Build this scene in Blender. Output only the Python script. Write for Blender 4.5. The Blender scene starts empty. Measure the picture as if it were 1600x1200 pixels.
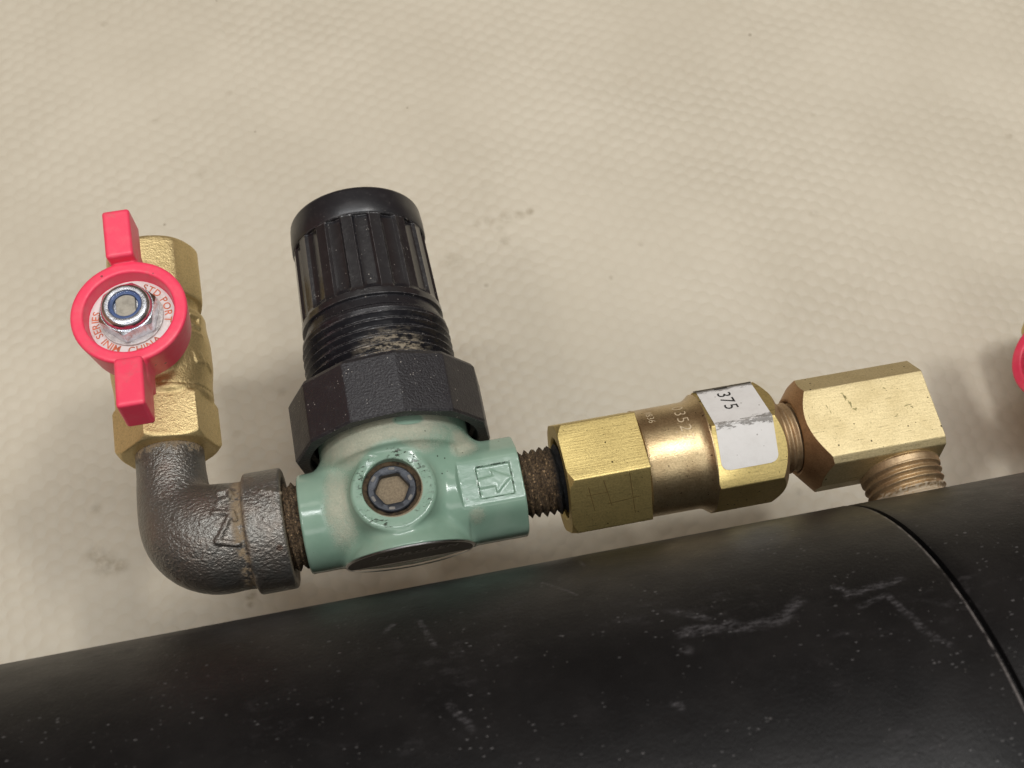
import bpy, bmesh, math, random
import numpy as np
from mathutils import Vector, Matrix

sc = bpy.context.scene
random.seed(7)
rng = np.random.default_rng(7)

# All shapes are written in a drafting unit of 0.12 mm; S turns it into metres.
# X runs along the tank, Y points away from its side (tank axis at Y = -616), Z is up; the mat is at Z = 0.
S = 0.00012
RT = 469.4            # tank radius
TY = -616.35          # tank axis
ZO = RT               # tank axis height above the mat; fitting axes lie at the same height
XS = 628.3            # rolled seam of the tank

# ------------------------------------------------------------------ camera
Rv = Vector((0.97966947, -0.19829428, 0.03044833))
Uv = Vector((0.16746106, 0.89185702, 0.42017596))
Vv = Vector((0.11047404, 0.40653466, -0.90693167))
Cp = Vector((-20.202, -640.348, 1821.575 + ZO)) * S
cam_data = bpy.data.cameras.new('camera')
cam = bpy.data.objects.new('camera', cam_data)
sc.collection.objects.link(cam)
M = Matrix(((Rv.x, Uv.x, -Vv.x, Cp.x), (Rv.y, Uv.y, -Vv.y, Cp.y), (Rv.z, Uv.z, -Vv.z, Cp.z), (0, 0, 0, 1)))
cam.matrix_world = M
cam_data.sensor_width = 36
cam_data.sensor_fit = 'HORIZONTAL'
cam_data.lens = 36 * 1914.6 / 1600
cam_data.clip_start = 0.005
cam_data.clip_end = 50
cam_data.dof.use_dof = True
cam_data.dof.focus_distance = 1900 * S
cam_data.dof.aperture_fstop = 34
sc.camera = cam

# ------------------------------------------------------------------ light
world = bpy.data.worlds.new('World')
sc.world = world
world.use_nodes = True
wn = world.node_tree.nodes; wl = world.node_tree.links
bg = wn['Background']
tc = wn.new('ShaderNodeTexCoord')
dotz = wn.new('ShaderNodeVectorMath'); dotz.operation = 'DOT_PRODUCT'; dotz.inputs[1].default_value = (0.05, -0.30, 0.95)
wl.new(tc.outputs['Generated'], dotz.inputs[0])
mr = wn.new('ShaderNodeMapRange'); mr.inputs[1].default_value = -0.3; mr.inputs[2].default_value = 1.0
wl.new(dotz.outputs['Value'], mr.inputs[0])
ramp = wn.new('ShaderNodeValToRGB')
ramp.color_ramp.elements[0].color = (0.05, 0.03, 0.02, 1)
ramp.color_ramp.elements[1].color = (0.80, 0.78, 0.74, 1)
e = ramp.color_ramp.elements.new(0.36); e.color = (0.28, 0.155, 0.085, 1)
e = ramp.color_ramp.elements.new(0.62); e.color = (0.38, 0.315, 0.25, 1)
e = ramp.color_ramp.elements.new(0.85); e.color = (0.58, 0.56, 0.52, 1)
wl.new(mr.outputs[0], ramp.inputs[0])
# warm orange glow added to the world on the -X side
dotx = wn.new('ShaderNodeVectorMath'); dotx.operation = 'DOT_PRODUCT'; dotx.inputs[1].default_value = (-0.93, -0.15, 0.33)
wl.new(tc.outputs['Generated'], dotx.inputs[0])
mr2 = wn.new('ShaderNodeMapRange'); mr2.inputs[1].default_value = 0.72; mr2.inputs[2].default_value = 0.92
wl.new(dotx.outputs['Value'], mr2.inputs[0])
mixw = wn.new('ShaderNodeMix'); mixw.data_type = 'RGBA'
mixw.inputs['B'].default_value = (0.55, 0.24, 0.13, 1)
wl.new(mr2.outputs[0], mixw.inputs['Factor']); wl.new(ramp.outputs[0], mixw.inputs['A'])
wl.new(mixw.outputs['Result'], bg.inputs['Color'])
bg.inputs['Strength'].default_value = 0.50

def area(name, loc, target, sx, sy, power, col, rot=None):
    L = bpy.data.lights.new(name, 'AREA'); L.shape = 'RECTANGLE'; L.size = sx; L.size_y = sy
    L.energy = power; L.color = col
    o = bpy.data.objects.new(name, L); sc.collection.objects.link(o)
    o.location = loc
    d = Vector(target) - Vector(loc)
    o.rotation_euler = d.to_track_quat('-Z', 'Y').to_euler()
    return o
TGT = (0.03, 0.0, 0.05)
area('ceiling_tube_lamp', (0.56, 0.10, 1.35), TGT, 0.20, 0.10, 3.6, (1.0, 0.97, 0.93))
area('left_tube_lamp', (-0.62, -0.30, 1.25), TGT, 0.20, 0.16, 2.0, (1.0, 0.97, 0.94))
area('middle_tube_lamp', (0.05, 0.10, 1.75), TGT, 1.5, 0.14, 13.2, (0.98, 0.99, 1.0))
area('back_tube_lamp', (0.0, 0.80, 1.75), TGT, 1.5, 0.25, 2.6, (1.0, 0.95, 0.88))
area('front_tube_lamp', (0.1, -0.95, 1.20), TGT, 1.5, 0.40, 3.6, (1.0, 0.97, 0.94))


sc.view_settings.view_transform = 'Standard'
sc.view_settings.look = 'None'
sc.view_settings.exposure = 0.0
sc.view_settings.gamma = 1.0
sc.view_settings.use_curve_mapping = False
try:
    sc.cycles.use_denoising = True
    sc.cycles.max_bounces = 8
except Exception:
    pass

# ------------------------------------------------------------------ material helpers
class NT:
    """small helper for node trees; coordinates come in drafting units from object space"""
    def __init__(s, name, off=None):
        s.m = bpy.data.materials.new(name); s.m.use_nodes = True
        s.n = s.m.node_tree.nodes; s.l = s.m.node_tree.links
        s.b = s.n['Principled BSDF']
        t = s.n.new('ShaderNodeTexCoord')
        v = s.n.new('ShaderNodeVectorMath'); v.operation = 'SCALE'; v.inputs['Scale'].default_value = 1 / S
        s.l.new(t.outputs['Object'], v.inputs[0])
        w = s.n.new('ShaderNodeVectorMath'); w.operation = 'ADD'; w.inputs[1].default_value = (0, TY, 0) if off is None else off
        s.l.new(v.outputs[0], w.inputs[0]); s.P = w.outputs[0]
        s.sep = None
    def xyz(s):
        if s.sep is None:
            s.sep = s.n.new('ShaderNodeSeparateXYZ'); s.l.new(s.P, s.sep.inputs[0])
        return s.sep.outputs
    def _in(s, sock, v):
        if isinstance(v, bpy.types.NodeSocket): s.l.new(v, sock)
        elif v is not None:
            sock.default_value = v if not (isinstance(v, tuple) and len(v) == 3 and sock.type == 'RGBA') else (*v, 1)
    def math(s, op, a, b=None, c=None, clamp=False):
        n = s.n.new('ShaderNodeMath'); n.operation = op; n.use_clamp = clamp
        s._in(n.inputs[0], a)
        if b is not None: s._in(n.inputs[1], b)
        if c is not None: s._in(n.inputs[2], c)
        return n.outputs[0]
    def noise(s, scale, detail=3, rough=0.55, stretch=None, off=(0, 0, 0), dist=0.0):
        """scale = size of a feature in drafting units"""
        mp = s.n.new('ShaderNodeMapping'); s.l.new(s.P, mp.inputs[0])
        st = stretch or (1, 1, 1)
        mp.inputs['Scale'].default_value = tuple(1 / (scale * k) for k in st)
        mp.inputs['Location'].default_value = off
        n = s.n.new('ShaderNodeTexNoise'); n.inputs['Scale'].default_value = 1
        n.inputs['Detail'].default_value = detail; n.inputs['Roughness'].default_value = rough
        n.inputs['Distortion'].default_value = dist
        s.l.new(mp.outputs[0], n.inputs['Vector'])
        return n.outputs['Fac']
    def voro(s, scale, feature='F1', stretch=None, off=(0, 0, 0)):
        mp = s.n.new('ShaderNodeMapping'); s.l.new(s.P, mp.inputs[0])
        st = stretch or (1, 1, 1)
        mp.inputs['Scale'].default_value = tuple(1 / (scale * k) for k in st)
        mp.inputs['Location'].default_value = off
        n = s.n.new('ShaderNodeTexVoronoi'); n.feature = feature; n.inputs['Scale'].default_value = 1
        s.l.new(mp.outputs[0], n.inputs['Vector'])
        return n
    def ss(s, v, a, b, lo=0.0, hi=1.0):
        n = s.n.new('ShaderNodeMapRange'); n.interpolation_type = 'SMOOTHSTEP'
        s._in(n.inputs[0], v); n.inputs[1].default_value = a; n.inputs[2].default_value = b
        n.inputs[3].default_value = lo; n.inputs[4].default_value = hi
        return n.outputs[0]
    def mix(s, f, a, b):
        n = s.n.new('ShaderNodeMix'); n.data_type = 'RGBA'
        s._in(n.inputs['Factor'], f); s._in(n.inputs['A'], a); s._in(n.inputs['B'], b)
        return n.outputs['Result']
    def spots(s, cell, size, keep=0.5, stretch=None, off=(0, 0, 0)):
        """scattered round specks: cell = spacing, size = radius as a fraction of a cell, keep = share of cells"""
        v = s.voro(cell, stretch=stretch, off=off)
        r = s.n.new('ShaderNodeSeparateColor'); s.l.new(v.outputs['Color'], r.inputs[0])
        rad = s.math('MULTIPLY', s.math('ADD', s.math('MULTIPLY', r.outputs[1], 0.6), 0.4), size * 1.45)
        d = s.math('SUBTRACT', rad, v.outputs['Distance'])
        on = s.math('LESS_THAN', r.outputs[0], min(0.95, keep * 1.7))
        return s.math('MULTIPLY', s.ss(d, 0.0, size * 0.35), on)
    def bump(s, h, dist, strength=1.0, bevel=None, normal=None):
        n = s.n.new('ShaderNodeBump'); n.inputs['Strength'].default_value = strength
        n.inputs['Distance'].default_value = dist * S
        s.l.new(h, n.inputs['Height'])
        if normal is not None: s.l.new(normal, n.inputs['Normal'])
        elif bevel: s.l.new(s.bevel(bevel), n.inputs['Normal'])
        return n.outputs[0]
    def bevel(s, r):
        n = s.n.new('ShaderNodeBevel'); n.samples = 4; n.inputs['Radius'].default_value = r * S
        return n.outputs[0]
    def edge(s, r, lo=0.02, hi=0.14):
        g = s.n.new('ShaderNodeNewGeometry'); d = s.n.new('ShaderNodeVectorMath'); d.operation = 'DOT_PRODUCT'
        s.l.new(g.outputs['Normal'], d.inputs[0]); s.l.new(s.bevel(r), d.inputs[1])
        return s.ss(s.math('SUBTRACT', 1.0, d.outputs['Value']), lo, hi)
    def normal(s): 
        g = s.n.new('ShaderNodeNewGeometry'); q = s.n.new('ShaderNodeSeparateXYZ'); s.l.new(g.outputs['Normal'], q.inputs[0]); return q.outputs
    def point(s):
        g = s.n.new('ShaderNodeNewGeometry'); return g.outputs['Pointiness']
    def dist(s, p, sc_=(1, 1, 1)):
        a = s.n.new('ShaderNodeVectorMath'); a.operation = 'SUBTRACT'; s.l.new(s.P, a.inputs[0]); a.inputs[1].default_value = p
        m = s.n.new('ShaderNodeVectorMath'); m.operation = 'MULTIPLY'; s.l.new(a.outputs[0], m.inputs[0]); m.inputs[1].default_value = tuple(1 / k for k in sc_)
        l = s.n.new('ShaderNodeVectorMath'); l.operation = 'LENGTH'; s.l.new(m.outputs[0], l.inputs[0])
        return l.outputs['Value']
    def set(s, **k):
        names = dict(color='Base Color', metal='Metallic', rough='Roughness', normal='Normal', spec='Specular IOR Level',
                     coat='Coat Weight', coat_rough='Coat Roughness', sss='Subsurface Weight', aniso='Anisotropic')
        for a, v in k.items(): s._in(s.b.inputs[names[a]], v)
        return s.m

def brass(name, base, dark, rough, grain=None, scratch=None, pit=0.25, tarnish=0.35, cast=False, bevel=1.4, metal=0.92):
    t = NT(name)
    big = t.noise(45, 4, 0.6); tn = t.ss(big, 0.42, 0.72, 0, tarnish)
    col = t.mix(tn, base, dark)
    col = t.mix(t.math('MULTIPLY', t.spots(6, 0.12, 0.4), pit * 0.8, clamp=True), col, tuple(c * 0.16 for c in dark))
    col = t.mix(t.math('MULTIPLY', t.spots(17, 0.075, 0.4, off=(3, 1, 5)), pit * 2.0, clamp=True), col, tuple(c * 0.12 for c in dark))
    fine = t.noise(3.0, 3, 0.7)
    col = t.mix(t.ss(fine, 0.30, 0.62, 0.34, 0.0), col, tuple(c * 0.55 for c in dark))
    col = t.mix(t.ss(t.noise(4.5, 4, 0.75, off=(4, 9, 2)), 0.60, 0.72, 0, 0.55), col, tuple(c * 0.30 for c in dark))
    h = t.math('MULTIPLY', fine, 0.6 if not cast else 1.0)
    if scratch:
        sn = t.noise(2.2, 4, 0.7, stretch=scratch)
        h = t.math('ADD', h, t.math('MULTIPLY', sn, 1.2))
        sl = t.ss(t.noise(3.0, 2, 0.5, stretch=scratch, off=(7, 7, 7)), 0.66, 0.74)
        col = t.mix(t.math('MULTIPLY', sl, 0.45), col, tuple(c * 0.3 for c in dark))
    if cast:
        h = t.math('ADD', h, t.math('MULTIPLY', t.noise(7, 2, 0.5, off=(2, 4, 1)), 0.8))
    rg = t.math('ADD', t.math('MULTIPLY', big, 0.16), rough)
    rg = t.math('ADD', rg, t.math('MULTIPLY', fine, 0.10))
    return t.set(color=col, metal=metal, rough=rg, normal=t.bump(h, 1.1 if cast else 0.5, 0.8 if cast else 0.6, bevel=bevel))

MAT = {}
MAT['brass_hex'] = brass('polished_brass', (0.70, 0.56, 0.235), (0.53, 0.41, 0.16), 0.34, scratch=(26, 1, 1), pit=0.8)
MAT['brass_mid'] = brass('tarnished_brass', (0.64, 0.50, 0.29), (0.46, 0.33, 0.18), 0.19, scratch=(1.2, 1, 1), pit=0.9, tarnish=0.85)
MAT['brass_tee'] = brass('bright_milled_brass', (0.70, 0.59, 0.345), (0.56, 0.45, 0.225), 0.42, scratch=(10, 1, 1), pit=0.8, tarnish=0.3)
MAT['brass_cast'] = brass('cast_brass', (0.80, 0.64, 0.33), (0.58, 0.44, 0.20), 0.32, cast=True, pit=0.1, bevel=2.2)
MAT['brass_thread'] = brass('dull_threaded_brass', (0.58, 0.44, 0.27), (0.34, 0.22, 0.13), 0.40, pit=0.35, tarnish=0.8)
def foot_dust(mat):
    n, l = mat.node_tree.nodes, mat.node_tree.links
    b = n['Principled BSDF']; src = b.inputs['Base Color'].links[0].from_socket
    tc_ = n.new('ShaderNodeTexCoord'); sp_ = n.new('ShaderNodeSeparateXYZ'); l.new(tc_.outputs['Object'], sp_.inputs[0])
    mr_ = n.new('ShaderNodeMapRange'); mr_.inputs[1].default_value = (-118 - TY) * S; mr_.inputs[2].default_value = (-150 - TY) * S
    mr_.inputs[3].default_value = 0; mr_.inputs[4].default_value = 0.55; l.new(sp_.outputs[1], mr_.inputs[0])
    nz = n.new('ShaderNodeTexNoise'); nz.inputs['Scale'].default_value = 1 / (5 * S); nz.inputs['Detail'].default_value = 4; l.new(tc_.outputs['Object'], nz.inputs['Vector'])
    ad = n.new('ShaderNodeMath'); ad.operation = 'ADD'; l.new(mr_.outputs[0], ad.inputs[0]); l.new(nz.outputs['Fac'], ad.inputs[1])
    m2 = n.new('ShaderNodeMapRange'); m2.inputs[1].default_value = 0.72; m2.inputs[2].default_value = 0.86; l.new(ad.outputs[0], m2.inputs[0])
    mx = n.new('ShaderNodeMix'); mx.data_type = 'RGBA'; l.new(m2.outputs[0], mx.inputs['Factor']); l.new(src, mx.inputs['A']); mx.inputs['B'].default_value = (0.46, 0.38, 0.27, 1)
    l.new(mx.outputs['Result'], b.inputs['Base Color'])
    iv = n.new('ShaderNodeMath'); iv.operation = 'SUBTRACT'; iv.inputs[0].default_value = 0.92; iv.use_clamp = True; l.new(m2.outputs[0], iv.inputs[1]); l.new(iv.outputs[0], b.inputs['Metallic'])
foot_dust(MAT['brass_thread'])
MAT['copper_cone'] = brass('reddish_brass', (0.50, 0.31, 0.16), (0.30, 0.165, 0.08), 0.42, pit=0.2, tarnish=0.6)

def black_plastic(name, rough, grain, grain_h, speck, tint=(0.014, 0.014, 0.017), dust=None, spec=0.5):
    t = NT(name)
    col = t.mix(t.math('MULTIPLY', t.ss(t.noise(16, 4, 0.65), 0.5, 0.75), 0.5), tint, (0.034, 0.033, 0.036))
    sp = t.math('MAXIMUM', t.spots(11, 0.09, 0.25), t.spots(5.0, 0.15, 0.25, off=(1, 2, 3)))
    patch = t.ss(t.noise(26, 4, 0.65, off=(5, 0, 0)), 0.46, 0.66)
    sp = t.math('MULTIPLY', sp, t.math('MULTIPLY', t.math('ADD', patch, 0.06), speck), clamp=True)
    col = t.mix(sp, col, (0.42, 0.39, 0.35))
    rg = t.math('ADD', t.math('MULTIPLY', t.noise(20, 4, 0.6, off=(9, 0, 0)), 0.24), rough)
    ew = t.math('MULTIPLY', t.edge(1.5), t.ss(t.noise(7, 4, 0.7, off=(3, 8, 1)), 0.38, 0.6))
    col = t.mix(t.math('MULTIPLY', ew, 0.55), col, (0.30, 0.29, 0.29))
    if dust:
        col = t.mix(dust(t), col, (0.42, 0.36, 0.27))
    h = t.noise(grain, 3, 0.6)
    return t.set(color=col, rough=rg, spec=spec, normal=t.bump(h, grain_h, 0.8, bevel=1.3))
MAT['knob'] = black_plastic('glossy_black_plastic', 0.06, 5, 0.25, 0.8, spec=0.95)
MAT['knob_cap'] = black_plastic('satin_black_plastic', 0.20, 5, 0.15, 0.35)
def collar_dust(t):
    x, y, z = t.xyz()
    ln = t.ss(t.noise(5, 5, 0.8, off=(3, 3, 0), stretch=(3.5, 1, 3.5)), 0.46, 0.60)
    cx = t.ss(t.dist((26, 214, ZO + 118), (84, 52, 60)), 0.25, 1.0, 1, 0)
    return t.math('MULTIPLY', t.math('MULTIPLY', ln, cx), 0.95)
MAT['collar'] = black_plastic('threaded_black_plastic', 0.12, 6, 0.25, 0.7, dust=collar_dust)
MAT['lock_ring'] = black_plastic('grained_black_plastic', 0.30, 3.6, 1.7, 1.6, tint=(0.016, 0.015, 0.018))

# green paint with road dust settled round the boss and shoulder
t = NT('green_enamel')
x, y, z = t.xyz(); nx, ny, nz = t.normal()
g = t.mix(t.ss(t.noise(60, 3, 0.5), 0.35, 0.7), (0.200, 0.318, 0.243), (0.250, 0.368, 0.288))
shoulder = t.ss(t.dist((-15, 92, ZO + 60), (132, 72, 110)), 0.55, 1.12, 1, 0)
leftside = t.ss(t.dist((-100, -6, ZO + 60), (44, 110, 90)), 0.2, 1.1, 0.9, 0)
rightside = t.ss(t.dist((98, 62, ZO + 60), (42, 44, 90)), 0.2, 1.1, 0.9, 0)
lowr = t.ss(t.dist((100, -52, ZO + 50), (30, 26, 60)), 0.2, 1.1, 0.62, 0)
dm = t.math('MAXIMUM', t.math('MAXIMUM', shoulder, leftside), t.math('MAXIMUM', rightside, lowr))
dn = t.math('ADD', t.math('MULTIPLY', t.noise(26, 6, 0.72, off=(1, 5, 2)), 0.62), t.math('MULTIPLY', t.noise(2.2, 3, 0.85, off=(0, 7, 2)), 0.62))
dmask = t.ss(t.math('MULTIPLY', dm, t.math('ADD', dn, 0.0)), 0.22, 0.66)
clean = t.ss(t.dist((22, 96, ZO + 118), (26, 11, 40)), 0.75, 1.05)
bossc = t.ss(t.dist((-18, -4, ZO + 60), (68, 68, 400)), 0.95, 1.12)
dmask = t.math('MULTIPLY', t.math('MULTIPLY', dmask, clean), t.math('ADD', t.math('MULTIPLY', bossc, 0.85), 0.0), clamp=True)
dustc = t.mix(t.noise(3, 3, 0.8), (0.30, 0.28, 0.20), (0.66, 0.62, 0.49))
col = t.mix(t.math('MULTIPLY', dmask, 0.86), g, dustc)
# chipped face round the plug
ring = t.dist((-18, -4, ZO + 98), (1, 1, 400))
rm = t.math('MULTIPLY', t.ss(ring, 44, 50), t.ss(ring, 56, 66, 1, 0))
onface = t.ss(z, ZO + 90, ZO + 94)
chip = t.ss(t.noise(4.5, 4, 0.75, stretch=(1.8, 1, 1)), 0.55, 0.60)
sidem = t.ss(t.noise(42, 1, 0.5, off=(0.3, 0.1, 0)), 0.38, 0.55)
chipm = t.math('MULTIPLY', t.math('MULTIPLY', chip, rm), t.math('MULTIPLY', onface, sidem))
col = t.mix(chipm, col, (0.04, 0.05, 0.035))
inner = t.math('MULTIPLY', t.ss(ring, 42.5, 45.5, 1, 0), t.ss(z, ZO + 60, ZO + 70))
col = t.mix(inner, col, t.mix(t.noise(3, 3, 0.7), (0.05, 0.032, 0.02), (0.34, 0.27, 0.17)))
specks = t.math('MULTIPLY', t.math('MAXIMUM', t.spots(13, 0.075, 0.3), t.spots(26, 0.05, 0.4, off=(4, 4, 4))), t.ss(t.noise(30, 3, 0.6, off=(5, 5, 5)), 0.42, 0.56))
col = t.mix(t.math('MULTIPLY', specks, 0.9), col, (0.02, 0.02, 0.015))
# soot left in the stamped arrow frame
fx = t.math('ABSOLUTE', t.math('SUBTRACT', x, 136)); fy = t.math('ABSOLUTE', t.math('SUBTRACT', y, -8.5))
fd = t.math('MAXIMUM', t.math('SUBTRACT', fx, 26.5), t.math('SUBTRACT', fy, 25))
fl = t.math('MULTIPLY', t.ss(t.math('ABSOLUTE', fd), 0.5, 1.7, 1, 0), t.ss(t.noise(11, 4, 0.75, off=(2, 2, 2)), 0.47, 0.54))
fl = t.math('MULTIPLY', t.math('MULTIPLY', fl, 0.8), t.math('GREATER_THAN', z, ZO + 50))
col = t.mix(fl, col, (0.015, 0.03, 0.02))
rg = t.math('ADD', t.math('MULTIPLY', t.math('MAXIMUM', dmask, inner), 0.6), t.math('MULTIPLY', t.noise(12, 3), 0.14))
rg = t.math('ADD', rg, 0.09)
hh = t.math('ADD', t.math('MULTIPLY', t.noise(14, 2, 0.5), 0.45), t.math('MULTIPLY', t.math('MULTIPLY', dn, t.math('ADD', dmask, 0.02)), 3.2))
hh = t.math('SUBTRACT', hh, t.math('MULTIPLY', chipm, 1.5))
MAT['green'] = t.set(color=col, rough=rg, spec=0.55, normal=t.bump(hh, 0.7, 0.7))

# cast iron
t = NT('black_cast_iron')
x, y, z = t.xyz()
c = t.mix(t.ss(t.noise(40, 3, 0.6), 0.4, 0.65), (0.195, 0.190, 0.175), (0.210, 0.188, 0.165))
c = t.mix(t.ss(t.noise(9, 4, 0.7, off=(3, 0, 0)), 0.5, 0.8, 0, 0.6), c, (0.10, 0.092, 0.085))
c = t.mix(t.math('MULTIPLY', t.spots(40, 0.14, 0.14, off=(2, 2, 2)), 0.7), c, (0.085, 0.045, 0.03))
tan = t.mix(t.noise(3, 3, 0.8), (0.12, 0.085, 0.05), (0.36, 0.28, 0.18))
rim = t.math('MULTIPLY', t.ss(t.math('ABSOLUTE', t.math('SUBTRACT', x, -250)), 4, 15, 1, 0), t.ss(t.math('ADD', t.noise(16, 3, 0.6, off=(8, 1, 0)), t.ss(y, -60, 40, 0.0, 0.09)), 0.42, 0.54))
end = t.ss(x, -187, -182.5)
top = t.ss(t.math('SUBTRACT', t.noise(10, 4, 0.7, off=(1, 9, 0)), t.ss(y, 132, 160, 0.32, 0.0)), 0.30, 0.46)
topm = t.math('MULTIPLY', top, t.ss(y, 120, 132))
crotch = t.ss(t.dist((-300, 84, ZO + 10), (30, 18, 60)), 0.3, 1.0, 0.8, 0)
dm = t.math('MAXIMUM', t.math('MAXIMUM', rim, t.math('MULTIPLY', end, 0.85)), t.math('MAXIMUM', topm, t.math('MULTIPLY', crotch, t.noise(4, 3, 0.8))))
dm = t.math('MULTIPLY', dm, t.ss(t.noise(3.5, 3, 0.8, off=(0, 5, 5)), 0.25, 0.5))
c = t.mix(dm, c, tan)
h = t.math('ADD', t.noise(4.6, 2, 0.6, stretch=(1.3, 0.9, 1)), t.math('MULTIPLY', t.noise(22, 2, 0.5, off=(4, 4, 4)), 0.7))
metal = t.math('SUBTRACT', 0.75, t.math('MULTIPLY', dm, 0.75))
MAT['iron'] = t.set(color=c, metal=metal, rough=t.math('ADD', t.math('MULTIPLY', dm, 0.45), 0.36), normal=t.bump(h, 2.6, 1.0, bevel=2.5))

def dirty_thread(name, base, crud, blackx=None):
    t = NT(name)
    f = t.ss(t.noise(4.0, 4, 0.8), 0.40, 0.62)
    c = t.mix(f, base, crud)
    c = t.mix(t.spots(5, 0.3, 0.3), c, tuple(min(1, k * 2.0) for k in crud))
    if blackx is not None:
        x, y, z = t.xyz()
        m = t.ss(t.math('ADD', x, t.math('MULTIPLY', t.noise(10, 3, 0.7), 16)), blackx - 4, blackx + 8)
        c = t.mix(m, c, t.mix(t.spots(4, 0.22, 0.25), (0.008, 0.009, 0.010), (0.05, 0.055, 0.06)))
    h = t.math('ADD', t.noise(4, 4, 0.8), t.math('MULTIPLY', t.noise(9, 2, 0.6), 0.7))
    return t.set(color=c, metal=0.15, rough=0.72, normal=t.bump(h, 2.6, 1.0))
MAT['dirty_thread'] = dirty_thread('grimy_pipe_thread', (0.035, 0.022, 0.013), (0.17, 0.115, 0.062), blackx=236)
MAT['dirty_thread_left'] = dirty_thread('grimy_pipe_thread_left', (0.03, 0.018, 0.010), (0.22, 0.15, 0.085))

t = NT('red_vinyl')
c = t.mix(t.ss(t.noise(26, 4, 0.6), 0.45, 0.75, 0, 0.5), (0.90, 0.055, 0.125), (0.85, 0.13, 0.17))
c = t.mix(t.math('MULTIPLY', t.spots(20, 0.1, 0.25), 0.8), c, (0.12, 0.02, 0.02))
ew = t.math('MULTIPLY', t.edge(3.0, 0.03, 0.2), t.ss(t.noise(14, 4, 0.7, off=(6, 1, 3)), 0.46, 0.62))
c = t.mix(t.math('MULTIPLY', ew, 0.75), c, (0.22, 0.03, 0.035))
gr = t.ss(t.noise(34, 5, 0.7, off=(2, 2, 7)), 0.56, 0.78, 0, 0.5)
c = t.mix(gr, c, (0.55, 0.16, 0.15))
MAT['red'] = t.set(color=c, rough=t.math('ADD', t.math('MULTIPLY', t.noise(16, 4), 0.25), 0.24), sss=0.0, normal=t.bump(t.noise(9, 3, 0.6), 0.5, 0.6, bevel=1.5))

t = NT('printed_white_disc')
x, y, z = t.xyz()
c = t.mix(t.ss(t.noise(14, 4, 0.7), 0.45, 0.75, 0, 0.7), (0.74, 0.72, 0.70), (0.55, 0.45, 0.40))
MAT['disc'] = t.set(color=c, rough=0.35, normal=t.bump(t.noise(5, 3), 0.3))
def plain(name, col, rough=0.5, metal=0.0, bump=0.0, bs=5, var=0.25):
    t = NT(name)
    c = t.mix(t.ss(t.noise(bs * 3, 4, 0.6), 0.35, 0.75, 0, 1), tuple(k * (1 + var * 0.3) for k in col), tuple(k * (1 - var) for k in col))
    kw = dict(color=c, rough=rough, metal=metal)
    if bump: kw['normal'] = t.bump(t.noise(bs, 4, 0.7), bump, 0.9, bevel=0.9)
    return t.set(**kw)
MAT['red_ink'] = plain('red_ink', (0.62, 0.16, 0.07), 0.5, var=0.4)
MAT['black_ink'] = plain('black_ink', (0.02, 0.02, 0.02), 0.5)
MAT['grey_ink'] = plain('grey_ink', (0.15, 0.14, 0.125), 0.4)
MAT['zinc'] = plain('zinc_plated_steel', (0.66, 0.69, 0.76), 0.22, 1.0, 0.35, 6, var=0.35)
MAT['zinc_rough'] = plain('weathered_zinc', (0.55, 0.52, 0.50), 0.40, 0.8, 0.6, 4, var=0.4)
MAT['blue_nylon'] = plain('blue_nylon', (0.05, 0.09, 0.22), 0.35, 0, 0.2)
MAT['stem'] = plain('dull_steel_stem', (0.40, 0.37, 0.31), 0.55, 0.45, 0.8, 3)
MAT['plug_ring'] = plain('blued_steel', (0.035, 0.04, 0.05), 0.38, 0.35, 0.5, 4)
MAT['dirt'] = plain('packed_dirt', (0.075, 0.05, 0.026), 0.9, 0, 3.4, 3, var=0.85)
MAT['steel_rim'] = plain('bare_steel_rim', (0.42, 0.42, 0.42), 0.3, 1.0, 0.3)
MAT['stamp'] = plain('stamped_metal_edge', (0.72, 0.60, 0.40), 0.45, 0.3, var=0.2)
t = NT('black_foil_label')
MAT['foil'] = t.set(color=(0.006, 0.0055, 0.005), rough=t.math('ADD', t.math('MULTIPLY', t.noise(12, 4, 0.7), 0.12), 0.34), spec=0.06, normal=t.bump(t.noise(18, 3), 0.3, 0.4))

MAT['foil_back'] = plain('brown_reflection_foil', (0.11, 0.085, 0.06), 0.35, 0.6)  # the mat's brown reflection in the label, put into the foil colour
# white sticker with grime on the fold
t = NT('grimy_white_sticker')
x, y, z = t.xyz()
c = t.mix(t.ss(t.noise(20, 4, 0.6), 0.4, 0.8, 0, 0.35), (0.72, 0.71, 0.69), (0.55, 0.53, 0.50))
fold = t.dist((0, 5, ZO + 97.5), (100000, 1, 1))
fm = t.math('SUBTRACT', t.math('ADD', t.noise(4.5, 5, 0.85, stretch=(3, 1, 1)), t.ss(x, 520, 570, 0, 0.08)), t.ss(fold, 0, 20, -0.01, 0.30))
fmask = t.ss(fm, 0.47, 0.53)
topd = t.dist((0, 87.5, ZO + 44.5), (100000, 1, 1))
tm = t.math('SUBTRACT', t.noise(4, 5, 0.85, stretch=(4, 1, 1), off=(3, 3, 3)), t.ss(topd, 0, 16, -0.22, 0.22))
fmask = t.math('MAXIMUM', fmask, t.ss(tm, 0.47, 0.54))
c = t.mix(t.math('MULTIPLY', fmask, 0.8), c, t.mix(t.noise(5, 3), (0.05, 0.045, 0.04), (0.24, 0.22, 0.19)))
c = t.mix(t.math('MULTIPLY', t.spots(12, 0.12, 0.3), 0.6), c, (0.2, 0.18, 0.15))
MAT['sticker'] = t.set(color=c, rough=0.42, normal=t.bump(t.math('ADD', t.noise(12, 3), t.math('MULTIPLY', fmask, 0.6)), 0.8, 0.7))

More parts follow.
